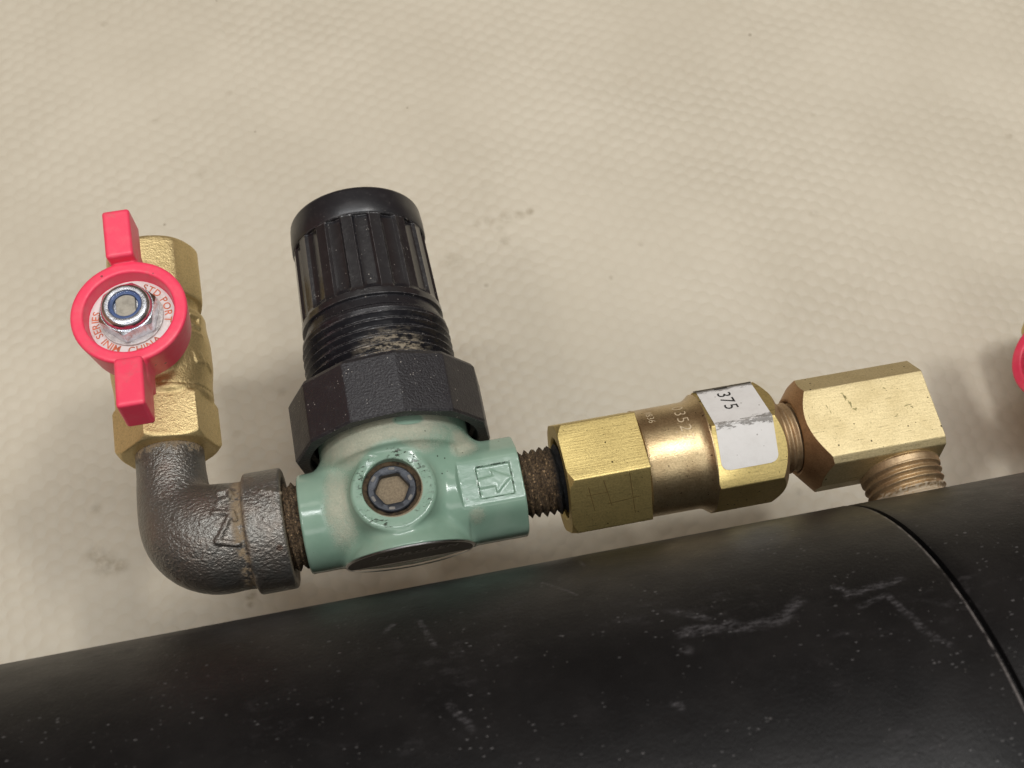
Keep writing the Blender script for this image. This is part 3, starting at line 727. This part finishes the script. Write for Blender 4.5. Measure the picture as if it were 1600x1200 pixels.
# ================================================================== BALL VALVE
VX = -355.0
def make_ball_valve():
    c0 = (VX, 0, ZO)
    hexp = ngon(82.5, 6, -15); up = ngon(80, 8, 7)
    def f(P):
        lower = sd_prism(P, 'Y', c0, hexp, 156, 236, 2.5)
        lower = smax(lower, sd_halfcone(P, 'Y', c0, 73, 156, 103, 183), 2)
        lower = smax(lower, sd_halfcone(P, 'Y', c0, 90, 222, 79, 236), 2)
        mid = sd_cyl(P, 'Y', c0, 77, 232, 392, 9)
        belly = sd_caps(P, (VX, 305, ZO), (VX, 330, ZO), 79.5)
        neck = sd_cyl(P, 'Y', c0, 66, 380, 425, 3)
        top = sd_prism(P, 'Y', c0, up, 414, 522, 2.5)
        top = smax(top, sd_cyl(P, 'Y', c0, 78.5, 410, 523, 14), 4)
        d = smin(lower, smin(mid, belly, 10), 3)
        d = smin(smin(d, neck, 8), top, 5)
        # stem tower
        d = smin(d, sd_cyl(P, 'Z', (VX, 306, ZO), 42, 40, 112, 3), 12)
        # parting groove at the end nut
        gq = np.abs(P[:, 1] - 246); rr = np.sqrt((P[:, 0] - VX) ** 2 + (P[:, 2] - ZO) ** 2)
        d = np.maximum(d, -np.maximum(gq - 1.0, 75.5 - rr))
        # raised foundry marks on the side
        for (a1, y1, a2, y2) in ((50, 372, 66, 372), (50, 358, 64, 352), (66, 372, 64, 352), (49, 340, 66, 340), (50, 303, 54, 288), (54, 288, 66, 290), (66, 290, 60, 303), (74, 292, 82, 284)):
            p = [(VX + 78.5 * math.sin(math.radians(a_)), y_, ZO + 78.5 * math.cos(math.radians(a_))) for a_, y_ in ((a1, y1), (a2, y2))]
            d = smin(d, sd_caps(P, p[0], p[1], 3.6), 2.5)
        # threaded bore at the open top
        d = np.maximum(d, -sd_cyl(P, 'Y', c0, 56, 470, 540, 1))
        return d
    valve = sdf_obj('ball_valve', f, (VX - 96, 146, ZO - 96), (VX + 96, 536, ZO + 124), 2.4, MAT['brass_cast'], root)
    hx, hy = VX - 3, 306.0
    zr = ZO + 205
    # handle: shallow cup with two wings
    def g(P):
        cup = sd_cone(P, 'Z', (hx, hy, 0), 77, ZO + 128, 86, zr, 5)
        q = P - v3(hx, hy, 0); r = np.sqrt(q[:, 0] ** 2 + q[:, 1] ** 2)
        d = cup
        for s_ in (1, -1):
            neck = sd_box(P, (hx - 1, hy + s_ * 92, ZO + 168), (19, 22, 30), 6)
            th_ = math.radians(4 * s_); 
            wing = sd_box(P, (hx - 3, hy + s_ * 127, ZO + 193), (20.5, 40, 33), 5,
                          rot=[[1, 0, 0], [0, math.cos(th_), -math.sin(th_)], [0, math.sin(th_), math.cos(th_)]])
            # wings slope away towards the tip on the underside
            d = smin(d, neck, 9); d = smin(d, wing, 3.5)
        inner = sd_cone(P, 'Z', (hx, hy, 0), 64, ZO + 181, 69.0, zr + 20, 1)
        return smax(d, -inner, 3)
    handle = sdf_obj('valve_handle', g, (hx - 98, hy - 178, ZO + 118), (hx + 98, hy + 178, ZO + 236), 2.3, MAT['red'], valve)
    # printed disc
    mb = MB(); zd = ZO + 182.4
    lathe(mb, [(zd - 1.2, 20), (zd - 1.2, 63.2), (zd, 63.4), (zd, 26)], 'Z', (hx, hy, 0), N=96)
    def arc_text(text, a0, r, size, cw=True, spacing=0.14):
        # a0 in degrees clockwise from +Y
        def place(u, v):
            if cw:
                ang = math.radians(a0) + u / r; rr = r + v - size * 0.35
            else:
                ang = math.radians(a0) - u / r; rr = r - v + size * 0.35
            return np.stack([hx + rr * np.sin(ang), hy + rr * np.cos(ang), np.full_like(u, zd + 0.5)], -1)
        put_text(mb, text, size, place, 1, spacing, bold=0.012)
    arc_text('STD PORT', 22, 54, 15.5)
    arc_text('CHINA', 190, 54, 15.5, cw=False)
    arc_text('MINI SERIES', 203, 54, 15.5, spacing=0.12)
    mb.obj('name_disc', [MAT['disc'], MAT['red_ink']], valve)
    # lock nut with nylon insert, on a washer
    mb = MB(); z0 = ZO + 183
    hexo = outline(ngon(45, 6, 12), 2.5, 8)
    lathe(mb, [(z0, 30), (z0, 47), (z0 + 3.5, 47), (z0 + 3.5, 30)], 'Z', (hx, hy, 0), N=64, m=1)
    bar(mb, hexo, z0 + 3.6, z0 + 32, frame('Z', (hx, hy, 0)), ch0=(42, 1.0), ch1=(39, 1.2), m=0)
    prof = [(z0 + 31, 37)] + [(z0 + 31 + 13 * math.sin(u), 29 + 8.6 * math.cos(u)) for u in np.linspace(0, math.pi / 2, 8)] + [(z0 + 43.5, 24.5), (z0 + 40, 23), (z0 + 34, 23)]
    lathe(mb, prof, 'Z', (hx, hy, 0), N=64, m=0)
    lathe(mb, [(z0 + 30, 18), (z0 + 40.2, 18.5), (z0 + 40.8, 21), (z0 + 40.2, 23.2), (z0 + 30, 23.2)], 'Z', (hx, hy, 0), N=64, m=2)
    mb.obj('lock_nut', [MAT['zinc'], MAT['zinc_rough'], MAT['blue_nylon']], valve)
    # stem with two flats
    mb = MB()
    th = np.linspace(0, 2 * math.pi, 72, endpoint=False); a = 18.5 * np.cos(th); b = 18.5 * np.sin(th); a = np.clip(a, -14.5, 14.5)
    rings(mb, [(ZO + 110, a, b), (z0 + 37, a, b), (z0 + 38.2, a * 0.95, b * 0.95), (z0 + 38.4, a * 0.4, b * 0.4)], frame('Z', (hx, hy, 0)))
    mb.obj('valve_stem', MAT['stem'], valve)
    return valve
valve = make_ball_valve()
valve['label'] = 'small cast brass ball valve with a red wing handle, screwed on the iron elbow'

# ================================================================== IRON ELBOW
path = []
for u in np.linspace(0, 1, 15):     # quadratic bend from the male leg to the socket
    b0, b1, b2 = (1 - u) ** 2, 2 * u * (1 - u), u * u
    path.append(((-355 * b0 - 357 * b1 - 285 * b2, 100 * b0 + 6 * b1 + 1 * b2), 53.2 + 29.8 * (3 * u * u - 2 * u ** 3)))
path = [((-355, 178), 53)] + path + [((-246, 0), 83)]
def f_elbow(P):
    d = None
    for (a, ra), (b, rb) in zip(path[:-1], path[1:]):
        s_ = sd_caps(P, (a[0], a[1], ZO), (b[0], b[1], ZO), ra, rb)
        d = s_ if d is None else smin(d, s_, 5)
    d = smax(d, P[:, 1] - 172, 2)
    d = smax(d, P[:, 0] + 240, 1)
    col_ = sd_cyl(P, 'X', (0, 0, ZO), 94, -243, -184, 5)
    d = smin(d, col_, 5)
    # moulding flash and raised letters
    zf = ZO + 81
    for (a, b) in (((-285, 14), (-258, 9)), ((-258, 9), (-284, -30)), ((-284, -30), (-254, -38)), ((-258, 9), (-254, -2)),
                   ((-276, 48), (-262, 50)), ((-262, 50), (-258, 40)), ((-276, 30), (-262, 34))):
        def zs(p): return ZO + math.sqrt(max(84 ** 2 - p[1] ** 2, 0)) + 1.6
        d = smin(d, sd_caps(P, (a[0], a[1], zs(a)), (b[0], b[1], zs(b)), 4.0), 3.0)
    d = smin(d, sd_caps(P, (-212, 34, ZO + 87), (-184, 24, ZO + 90), 3.4), 3)
    bore = sd_cone(P, 'X', (0, 0, ZO), 66, -240, 79, -182, 0.5)
    return smax(d, -bore, 1.5)
elbow = sdf_obj('pipe_elbow', f_elbow, (-420, -104, ZO - 104), (-174, 180, ZO + 104), 2.3, MAT['iron'], root)
elbow['label'] = 'dark cast iron elbow with a raised letter and dusty rim'

mb = MB()
thread(mb, -238, -158, 70, 66.5, 11.8, 6.0, 'X', (0, 0, ZO), m=0, rough=1.1)
mb.obj('inlet_nipple', MAT['dirty_thread_left'], root)

# ================================================================== REGULATOR
KX = -5.0
def f_body(P):
    L_ = sd_cyl(P, 'X', (0, 0, ZO), 77.5, -162, 10, 4)
    R_ = sd_cyl(P, 'X', (0, 0, ZO), 80.0, -10, 178, 4)
    # stamped flat on the right port
    tl = math.radians(-6)
    pl = (P[:, 1]) * math.sin(tl) + (P[:, 2] - ZO) * math.cos(tl) - 71.5
    flat = np.where(P[:, 0] > 60, smax(pl, (80 - P[:, 0]) * 0.9, 1.0), -50)
    R_ = np.where(P[:, 0] > 60, smax(R_, np.minimum(pl, P[:, 0] * 0 + 100), 1.2) if False else smax(R_, np.where(P[:, 0] > 82, pl, pl - (82 - P[:, 0]) * 1.6), 1.5), R_)
    # octagon facets above and below
    for an, dd in ((48, 76.5), (-60, 76.5)):
        q = P[:, 1] * math.sin(math.radians(an)) + (P[:, 2] - ZO) * math.cos(math.radians(an)) - dd
        R_ = smax(R_, np.where(P[:, 0] > 88, q, q - (88 - P[:, 0]) * 1.2), 3)
    d = smin(L_, R_, 6)
    bell = sd_cone(P, 'Y', (KX, 0, ZO), 84, -12, 119, 84, 10)
    coll = sd_cyl(P, 'Y', (KX, 0, ZO), 119.5, 62, 168, 3)
    bell = smin(bell, coll, 14)
    d = smin(d, bell, 22)
    base = sd_cyl(P, 'Y', (KX - 4, 0, ZO), 101, -110, -40, 3)
    tl2 = math.radians(8)
    base = smax(base, (-P[:, 1] - 80) * math.cos(tl2) - (P[:, 2] - ZO) * math.sin(tl2), 1.5)
    base = smax(base, sd_halfcone(P, 'Y', (KX - 4, 0, ZO), 100, -88, 76, -36), 6)
    d = smin(d, base, 14)
    boss = smin(sd_cone(P, 'Z', (-18, -4, 0), 92, ZO + 20, 62.5, ZO + 98, 4), sd_cyl(P, 'Z', (-18, -4, 0), 64, ZO, ZO + 98, 5), 3)
    d = smin(d, boss, 13)
    d = smax(d, -sd_cyl(P, 'Z', (-20, -1, 0), 44, ZO + 82, ZO + 130, 0.6), 1.6)
    plane = (-P[:, 1] - 80) * math.cos(tl2) - (P[:, 2] - ZO) * math.sin(tl2)
    rr = np.sqrt((P[:, 0] - KX + 4) ** 2 + (P[:, 2] - ZO) ** 2)
    d = smax(d, -np.maximum(-plane, rr - 102), 0.8)
    # stamped frame with arrow
    h_ = pl + 0  # distance above the flat
    bx = sd_box(P, (136, -8.5, ZO + 72), (26, 24.5, 12), 1.0)
    rec = np.maximum(bx, -(pl + 3.0))
    arrow = [(109, -1), (133, -1), (133, 9.5), (161, -7), (138, -27), (134, -17), (109, -17)]
    # tail and head as separate raised pads
    tail = sd_prism(P, 'Z', (0, 0, 0), [(107, -2), (134, 0), (134, -17), (107, -17)], ZO + 40, ZO + 90, 0.8)
    head = sd_prism(P, 'Z', (0, 0, 0), [(132, 10), (161, -7), (136, -28)], ZO + 40, ZO + 90, 0.8)
    ar = np.minimum(tail, head)
    arr = np.maximum(ar, pl + 1.2)
    rec = np.maximum(rec, -np.maximum(arr, -1e9) )
    d = np.maximum(d, -rec)
    # ports
    d = np.maximum(d, -sd_cyl(P, 'X', (0, 0, ZO), 60, 130, 200, 1))
    d = np.maximum(d, -sd_cyl(P, 'X', (0, 0, ZO), 69, -200, -140, 1))
    return d
regulator = sdf_obj('pressure_regulator', f_body, (-172, -112, ZO - 128), (188, 176, ZO + 128), 1.9, MAT['green'], root)
regulator['label'] = 'pale green enamelled pressure regulator body with dusty shoulder, under a black knob'

# lock ring: 12-sided, open underneath
mb = MB()
ol = outline(ngon(157, 12, 7 + 15 - 15 + 0), 2.0, 6)
ol = outline(ngon(157, 12, 22), 2.0, 6)
r_ = np.linalg.norm(ol, axis=1); unit = ol / r_[:, None]
RS = [(193, unit[:, 0] * 118, unit[:, 1] * 118), (200, unit[:, 0] * 124, unit[:, 1] * 124), (200, ol[:, 0] * 0.925, ol[:, 1] * 0.925),
      (197.5, ol[:, 0] * 0.975, ol[:, 1] * 0.975), (191, ol[:, 0], ol[:, 1]), (98, ol[:, 0], ol[:, 1]), (94, ol[:, 0] * 0.985, ol[:, 1] * 0.985),
      (94, unit[:, 0] * 136, unit[:, 1] * 136), (98, unit[:, 0] * 133, unit[:, 1] * 133), (112, unit[:, 0] * 133, unit[:, 1] * 133), (116, unit[:, 0] * 126, unit[:, 1] * 126), (178, unit[:, 0] * 122, unit[:, 1] * 122)]
rings(mb, RS + [RS[0]], frame('Y', (KX, 0, ZO)), False, False)
mb.obj('lock_ring', MAT['lock_ring'], regulator, angle=28)

mb = MB()
thread(mb, 190, 288, 124, 122.5, 14.5, 9.0, 'Y', (KX, 0, ZO), N=160, m=0, flat=0.03)
lathe(mb, [(284, 60), (286, 117), (292, 121), (297, 120.5), (303, 114.5), (318, 113), (322, 100)], 'Y', (KX, 0, ZO), N=128)
lathe(mb, [(186, 100), (188, 122.5), (213, 122.5), (216, 118), (216, 100)], 'Y', (KX, 0, ZO), N=128)
mb.obj('threaded_bonnet', MAT['collar'], regulator, angle=28)

# fluted knob
NK = 15
def flute(t_, r, th):
    ph = ((th + 0.13) * NK / (2 * math.pi)) % 1.0
    # flat-topped ridge then a shallow pocket
    edge = np.clip((np.abs(ph - 0.5) * 2 - 0.42) / 0.20, 0, 1)      # 0 pocket, 1 ridge
    local = (ph - 0.5)
    facet = np.where(np.abs(local) < 0.21, np.abs(local) / 0.21, (0.5 - np.abs(local)) / 0.19)
    facet = np.clip(facet, 0, 1) ** 2 * np.where(np.abs(local) < 0.21, 1.3, 0.7)
    k = 1.0
    if t_ < 342: k = np.clip((t_ - 331) / 11, 0, 1)
    if t_ > 474: k = 0
    k2 = np.where(edge < 1, k, k)
    return r - (5.6 * (1 - edge) - facet) * k2 - 0.7 * k2
ys = [318, 320, 328, 331, 334, 338, 342] + list(np.linspace(350, 472, 10)) + [474, 474.5, 478]
def kr(y_): return 116.5 - (y_ - 320) * 0.028
prof = [(316, 104)] + [(y_, kr(y_) - (2.5 if y_ < 319 else 0) + (1.2 if 320 <= y_ <= 331 else 0)) for y_ in ys] + [(480, 90)]
mb = MB(); lathe(mb, prof, 'Y', (KX, 0, ZO), N=15 * 24, rfun=flute)
mb.obj('adjusting_knob', MAT['knob'], regulator, angle=24)
# scratches on ridges come from the material; the push-on cap on top
mb = MB()
prof = [(475, 100), (475.5, 113.2), (478, 114.6), (500, 114.4), (520.5, 112.8)] + [(520.5 + 9.0 * math.sin(u), 103.5 + 9.2 * math.cos(u)) for u in np.linspace(0.1, math.pi / 2, 9)] + [(529.6, 60), (529.8, 20)]
lathe(mb, prof, 'Y', (KX, 0, ZO), N=160)
mb.obj('knob_cap', MAT['knob_cap'], regulator)

# gauge port plug
mb = MB(); PC = (-20, -1, 0)
zt = ZO + 95
ol = outline(ngon(27, 6, 28), 5.0, 5); r_ = np.linalg.norm(ol, axis=1); unit = ol / r_[:, None]
RS = [(zt - 20, unit[:, 0] * 36.5, unit[:, 1] * 36.5), (zt - 2, unit[:, 0] * 36.5, unit[:, 1] * 36.5), (zt, unit[:, 0] * 35, unit[:, 1] * 35),
      (zt, unit[:, 0] * 27.5, unit[:, 1] * 27.5), (zt - 2, ol[:, 0] * 0.99, ol[:, 1] * 0.99), (zt - 22, ol[:, 0] * 0.97, ol[:, 1] * 0.97)]
rings(mb, RS, frame('Z', PC), False, True, mats=[0, 0, 0, 0, 0])
for k in range(6):
    a_ = math.radians(60 * k + 8)
    cx_, cy_ = PC[0] + 31.3 * math.sin(a_), PC[1] + 31.3 * math.cos(a_)
    tx, ty = math.cos(a_), -math.sin(a_); nx_, ny_ = math.sin(a_), math.cos(a_)
    th = np.linspace(0, 2 * math.pi, 16, endpoint=False)
    for (w1, w2, dz, mm) in ((4.6, 2.2, 0.5, 1),):
        u_ = w1 * np.sign(np.cos(th)) * np.abs(np.cos(th)) ** 0.5; v_ = w2 * np.sign(np.sin(th)) * np.abs(np.sin(th)) ** 0.5
        P0 = np.stack([cx_ + u_ * tx + v_ * nx_, cy_ + u_ * ty + v_ * ny_, np.full(16, zt - 0.5)], -1); P1 = P0.copy(); P1[:, 2] = zt + dz
        V_ = np.vstack([P0, P1]); F_ = [(i, (i + 1) % 16, 16 + (i + 1) % 16, 16 + i) for i in range(16)] + [tuple(range(16, 32))]
        mb.add(V_, F_, mm)
# dirt packed in the socket and round the plug
gx = np.linspace(-27, 27, 28); V_ = []; 
for j in gx:
    for i in gx:
        V_.append((PC[0] + i, PC[1] + j, zt - 20.0 + rng.normal(0, 1.0) + 4.0 * (-j / 27)))
nn = 28
F_ = [(j * nn + i, j * nn + i + 1, (j + 1) * nn + i + 1, (j + 1) * nn + i) for j in range(nn - 1) for i in range(nn - 1) if math.hypot(gx[i], gx[j]) < 27]
mb.add(V_, F_, 2)
lathe(mb, [(zt - 9, 36), (zt - 6.5, 37), (zt - 5.5, 40), (zt - 3.5, 44), (zt - 3, 45.5)], 'Z', PC, N=96, m=2, cs=False, ce=False,
      rfun=lambda t_, r, th: r + 0.7 * np.sin(th * 9 + r) + 0.5 * np.sin(th * 23 + r * 2))
mb.obj('port_plug', [MAT['plug_ring'], MAT['grey_ink'], MAT['dirt']], regulator, recalc=True)

# maker's label underneath
mb = MB()
def under(x_, z_, lift=1.8):
    # the slightly tilted underside of the body
    return -80 - z_ * math.tan(math.radians(8)) - lift + 0 * x_
LX = KX - 4
# black foil field; the bead and tilted brown back stand in for a reflection
def plate(z0_, z1_, r_, m_, n_=14, lift=1.8, drop=0.0):
    V_ = []; F_ = []; q_ = 28
    for a_ in range(n_ + 1):
        z_ = z0_ + (z1_ - z0_) * a_ / n_; w_ = math.sqrt(max(r_ * r_ - z_ * z_, 0.0))
        for b_ in range(q_ + 1):
            x_ = -w_ + 2 * w_ * b_ / q_
            V_.append((LX + x_, float(under(x_, z_, lift)) + drop * (z0_ - z_), ZO + z_))
    for a_ in range(n_):
        for b_ in range(q_):
            F_.append((a_ * (q_ + 1) + b_, a_ * (q_ + 1) + b_ + 1, (a_ + 1) * (q_ + 1) + b_ + 1, (a_ + 1) * (q_ + 1) + b_))
    mb.add(V_, F_, m_)
plate(97.0, -26, 97.0, 0)
plate(-26.1, -97, 97.0, 3, drop=0.10)
plate(-24, -27.5, 97.0, 1, 2, lift=2.6)
V_ = []; F_ = []; NN = 96
for k in range(NN):
    a_ = 2 * math.pi * k / NN
    for r_, l_ in ((96.6, 2.6), (99.2, 2.4), (100.2, 0.2)):
        x_, z_ = r_ * math.cos(a_), r_ * math.sin(a_)
        V_.append((LX + x_, float(under(x_, z_, l_)), ZO + z_))
for k in range(NN):
    k2 = (k + 1) % NN
    for q_ in (0, 1): F_.append((k * 3 + q_, k2 * 3 + q_, k2 * 3 + q_ + 1, k * 3 + q_ + 1))
mb.add(V_, F_, 1)
def lab(u, v):
    x_ = LX - 52 + u; z_ = 34 + v
    return np.stack([x_, under(x_, z_, 2.3), ZO + z_], -1)
put_text(mb, 'NORGREN', 26, lambda u, v: lab(u * 0.95 + v * 0.2, v), 2, 0.10, bold=0.02)
mb.add(lab(np.array([-6., 106, 106, -6]), np.array([-7., -7, -4.5, -4.5])), [(0, 1, 2, 3)], 2)
mb.obj('maker_label', [MAT['foil'], MAT['steel_rim'], MAT['grey_ink'], MAT['foil_back']], regulator, recalc=False)

# ================================================================== OUTLET NIPPLE
mb = MB()
thread(mb, 165, 258, 52.5, 56.5, 11.8, 7.5, 'X', (0, 0, ZO), rough=0.8, flat=0.05)
mb.obj('outlet_nipple', MAT['dirty_thread'], root)['label'] = 'grimy threaded nipple clogged with black and brown thread dope'

# ================================================================== BRASS CHECK VALVE (hex - round - hex)
mb = MB(); fx_ = frame('X', (0, 0, ZO))
h1 = outline(ngon(98, 6, -23), 1.8, 14)
bar(mb, h1, 243, 370, fx_, ch0=(90, 0.9), ch1=None, m=0, mcone=None, bore0=(64, 22))
lathe(mb, [(370.2, 60), (370.2, 84), (372, 87), (374, 86.4), (380, 86), (455, 86.5), (462, 88), (469, 93), (473, 96), (474.5, 96), (474.5, 60)], 'X', (0, 0, ZO), N=160, m=1)
h2 = outline(ngon(99, 6, 3), 1.8, 14)
bar(mb, h2, 474.2, 592, fx_, ch0=(94, 2.0), ch1=(84, 1.05), m=0, mcone=3)
# date codes stamped round the middle
def on_cyl(x0, ang0, r):
    # text line runs down the front (decreasing angle), letters' tops towards +X
    def place(u, v):
        a_ = math.radians(ang0) - u / r
        return np.stack([x0 + v, r * np.sin(a_), ZO + r * np.cos(a_)], -1)
    return place
put_text(mb, '03527', 26, on_cyl(432, 45, 86.9), 2, 0.24, bold=-0.014)
put_text(mb, '11836', 16, on_cyl(388, 44, 86.8), 2, 0.14, bold=-0.010)
put_text(mb, '*', 9, on_cyl(420, 8, 86.8), 2)
check = mb.obj('check_valve', [MAT['brass_hex'], MAT['brass_mid'], MAT['stamp'], MAT['brass_thread']], root, angle=30)
check['label'] = 'brass check valve with hexagonal ends, a stamped round middle and a white sticker'

# sticker folded over two faces
def hexpt(s_, lift=0.7):
    """s_: distance along the hexagon outline from the 3 degree corner; positive goes up towards the 63 degree corner"""
    R_ = 99 + lift
    def c_(deg): return np.array([R_ * math.sin(math.radians(deg)), R_ * math.cos(math.radians(deg))])
    p0 = c_(3); up_ = (c_(63) - p0) / np.linalg.norm(c_(63) - p0); dn_ = (c_(-57) - p0) / np.linalg.norm(c_(-57) - p0)
    s_ = np.asarray(s_, float)[..., None]
    # round the fold
    w = np.clip((s_ + 2.5) / 5, 0, 1)
    return p0 + np.where(s_ > 0, s_ * up_, -s_ * dn_) - 0.5 * (p0 / np.linalg.norm(p0)) * np.exp(-(s_ / 2.5) ** 2)
mb = MB()
ss_ = np.concatenate([np.linspace(-72, -58, 8), np.linspace(-54, -3, 10), [-1.5, 0, 1.5], np.linspace(3, 97, 14)])
X0, X1 = 482.5, 574.0
V_ = []; W = 11
for s_ in ss_:
    rr = 13.0; ins = 0.0
    if s_ < -72 + rr: ins = rr - math.sqrt(max(rr * rr - (-72 + rr - s_) ** 2, 0))
    p = hexpt(s_); jag = 0
    for k in range(W):
        xx = X0 + ins + (X1 - X0 - 2 * ins) * k / (W - 1)
        dz = 0.0
        V_.append((xx, p[0], ZO + p[1]))
F_ = [(j * W + k, j * W + k + 1, (j + 1) * W + k + 1, (j + 1) * W + k) for j in range(len(ss_) - 1) for k in range(W - 1)]
mb.add(V_, F_, 0)
# tattered end flap over the top corner
V_ = []; F_ = []
nj = 30
for j in range(nj):
    xx = 478 + 96 * j / (nj - 1)
    ext = 4 + 3.5 * abs(math.sin(j * 1.7)) + rng.uniform(0, 3) + (3 if j > 22 else 0)
    p = hexpt(96.0, 1.2); q = hexpt(99.5, 2.2); back_ = q + np.array([0.2, -1.0]) * ext + np.array([1.6, 0])
    for pt in (p, q, back_): V_.append((xx, pt[0], ZO + pt[1]))
for j in range(nj - 1):
    for k in (0, 1): F_.append((j * 3 + k, j * 3 + k + 1, (j + 1) * 3 + k + 1, (j + 1) * 3 + k))
mb.add(V_, F_, 2)
def stick(u, v):
    p = hexpt(88 - u, 1.2); return np.stack([512 + v, p[:, 0], ZO + p[:, 1]], -1)
put_text(mb, '1', 31, stick, 1, 0.15, start=-8.5)
put_text(mb, '375', 31, stick, 1, 0.15, bold=0.0, start=5.5)
MAT['flap'] = plain('dirty_paper_edge', (0.09, 0.075, 0.05), 0.8, 0, 1.5, 4, var=0.6)
st = mb.obj('sticker', [MAT['sticker'], MAT['black_ink'], MAT['flap']], check, recalc=False, angle=60)
# fine hand-scribed lines on the lower face of the first hexagon are added as shallow grooves below
mb = MB()
def face_pt(x_, s_, lift):
    A = np.array([98 * math.sin(math.radians(-23)), 98 * math.cos(math.radians(-23))]); B = np.array([98 * math.sin(math.radians(-83)), 98 * math.cos(math.radians(-83))])
    nrm = (A + B) / np.linalg.norm(A + B); p = A + (B - A) * s_ + nrm * lift
    return (x_, p[0], ZO + p[1])
for (xa, sa, xb, sb) in ((272, 0.18, 279, 0.62), (296, 0.10, 306, 0.58), (337, 0.04, 342, 0.8), (268, 0.33, 300, 0.32), (300, 0.55, 352, 0.5)):
    w = 0.55
    pts_ = [face_pt(xa - w, sa, 0.25), face_pt(xa + w, sa - 0.01, 0.25), face_pt(xb + w, sb, 0.25), face_pt(xb - w * 0.3, sb + 0.01, 0.25)]
    mb.add(pts_, [(0, 1, 2, 3)], 0)
MAT['scribe'] = plain('scribed_line', (0.10, 0.065, 0.02), 0.5)
mb.obj('scratch_marks', MAT['scribe'], check, recalc=False)

# ================================================================== ADAPTER THREAD + BRASS STREET ELBOW
mb = MB()
thread(mb, 588, 640, 60, 56, 12.6, 4.5, 'X', (0, 0, ZO), flat=0.25)
mb.obj('male_thread', MAT['brass_thread'], root)

TX = 782.0
mb = MB()
poly = [(47, 71), (82, 36), (82, -50), (52, -74), (-56, -74), (-82, -55), (-91, 0), (-79, 63), (-68, 71)]
ol = outline(poly, 1.8, 12)
bar(mb, ol, 626, 842, frame('X', (0, 0, ZO)), ch0=(63, 1.15), ch1=None, m=0, mcone=2, bore0=(57, 20))
lathe(mb, [(-70, 50), (-84, 64), (-96, 64), (-97, 60), (-100, 50)][::-1], 'Y', (TX, 0, ZO), N=96, m=1)
thread(mb, -165, -92, 58, 64.5, 12.8, 5.0, 'Y', (TX, 0, ZO), m=1, flat=0.25)
belbow = mb.obj('brass_street_elbow', [MAT['brass_tee'], MAT['brass_thread'], MAT['copper_cone']], root, angle=30)
belbow['label'] = 'bright square-bodied brass street elbow screwed into the tank'

# scar marks on the bright face
mb = MB()
def blot(x_, y_, L_, w_, ang):
    n_ = 18; th = np.linspace(0, 2 * math.pi, n_, endpoint=False)
    rr = 1 + 0.35 * np.sin(th * 3 + x_) + 0.2 * np.sin(th * 5 + y_)
    u_ = L_ * np.cos(th) * rr; v_ = w_ * np.sin(th) * rr; a_ = math.radians(ang)
    V_ = np.stack([x_ + u_ * math.cos(a_) - v_ * math.sin(a_), y_ + u_ * math.sin(a_) + v_ * math.cos(a_), np.full(n_, ZO + 71.25)], -1)
    mb.add(V_, [tuple(range(n_))], 0)
for a in ((703, 32, 1.6, 1.0, 0), (706, 25, 1.8, 5.5, 12), (711, 12, 1.6, 5.5, 8), (716, 2, 3.2, 2.2, 0), (673, 14, .6, 3.5, 10), (676, 5, .5, 3.0, 10), (800, -7, 6.5, .8, 6), (806, -11, 1.0, 2.6, 40),
          (773, 28, 1.0, 2.2, 40), (776, -22, 3.0, 0.8, 0), (779, -19, 1.2, 0.8, 0)):
    blot(*a)
MAT['scar'] = plain('worn_mark', (0.30, 0.26, 0.12), 0.5, 0.7, 0.6, 3, var=0.5)
mb.obj('wear_marks', MAT['scar'], belbow, recalc=False)

# ================================================================== SECOND BALL VALVE, mostly outside the frame, low on the far side of the tank
def copy_tree(o, parent):
    c = o.copy(); sc.collection.objects.link(c); c.parent = parent
    for ch in list(o.children): copy_tree(ch, c)
    return c
v2 = copy_tree(valve, root)
v2['label'] = 'second brass ball valve with a red handle, cut off by the photo edge'
# the body axis leaves the tank radially, 21 degrees below level; the stem leans up and back towards -X
th = math.radians(21.1)
rad_ = Vector((0, math.cos(th), -math.sin(th))); tl_ = math.radians(40); hz = Vector((-math.cos(tl_), math.sin(th) * math.sin(tl_), math.cos(th) * math.sin(tl_))); side = rad_.cross(hz)
Rm = Matrix((side, rad_, hz)).transposed()
piv_local = (Vector((VX, 306, ZO)) - Vector(ROOT_AT)) * S      # point on the valve axis under the handle
tgt = Vector((1358, TY + 735 * math.cos(th), ZO - 735 * math.sin(th))) * S - Vector(ROOT_AT) * S
v2.matrix_local = Matrix.Translation(tgt) @ Rm.to_4x4() @ Matrix.Translation(-piv_local)
hp = (Vector((VX - 3, 306, 0)) - Vector(ROOT_AT)) * S
for ch in v2.children:
    if ch.name.startswith('valve_handle'):
        ch.matrix_local = Matrix.Translation(hp) @ Matrix.Rotation(math.radians(-35), 4, 'Z') @ Matrix.Translation(-hp)
mb = MB()
thread(mb, RT - 20, RT + 135, 57, 57, 12.6, 4.5, 'Y', (0, 0, 0))
V_ = np.vstack(mb.V)
base_ = np.array([1358, TY, ZO]); V2 = np.stack([1358 + V_[:, 0], TY + V_[:, 1] * math.cos(th) + V_[:, 2] * math.sin(th), ZO - V_[:, 1] * math.sin(th) + V_[:, 2] * math.cos(th)], -1)
mesh_from('valve_nipple', V2, mb.F, MAT['brass_thread'], 40, root)
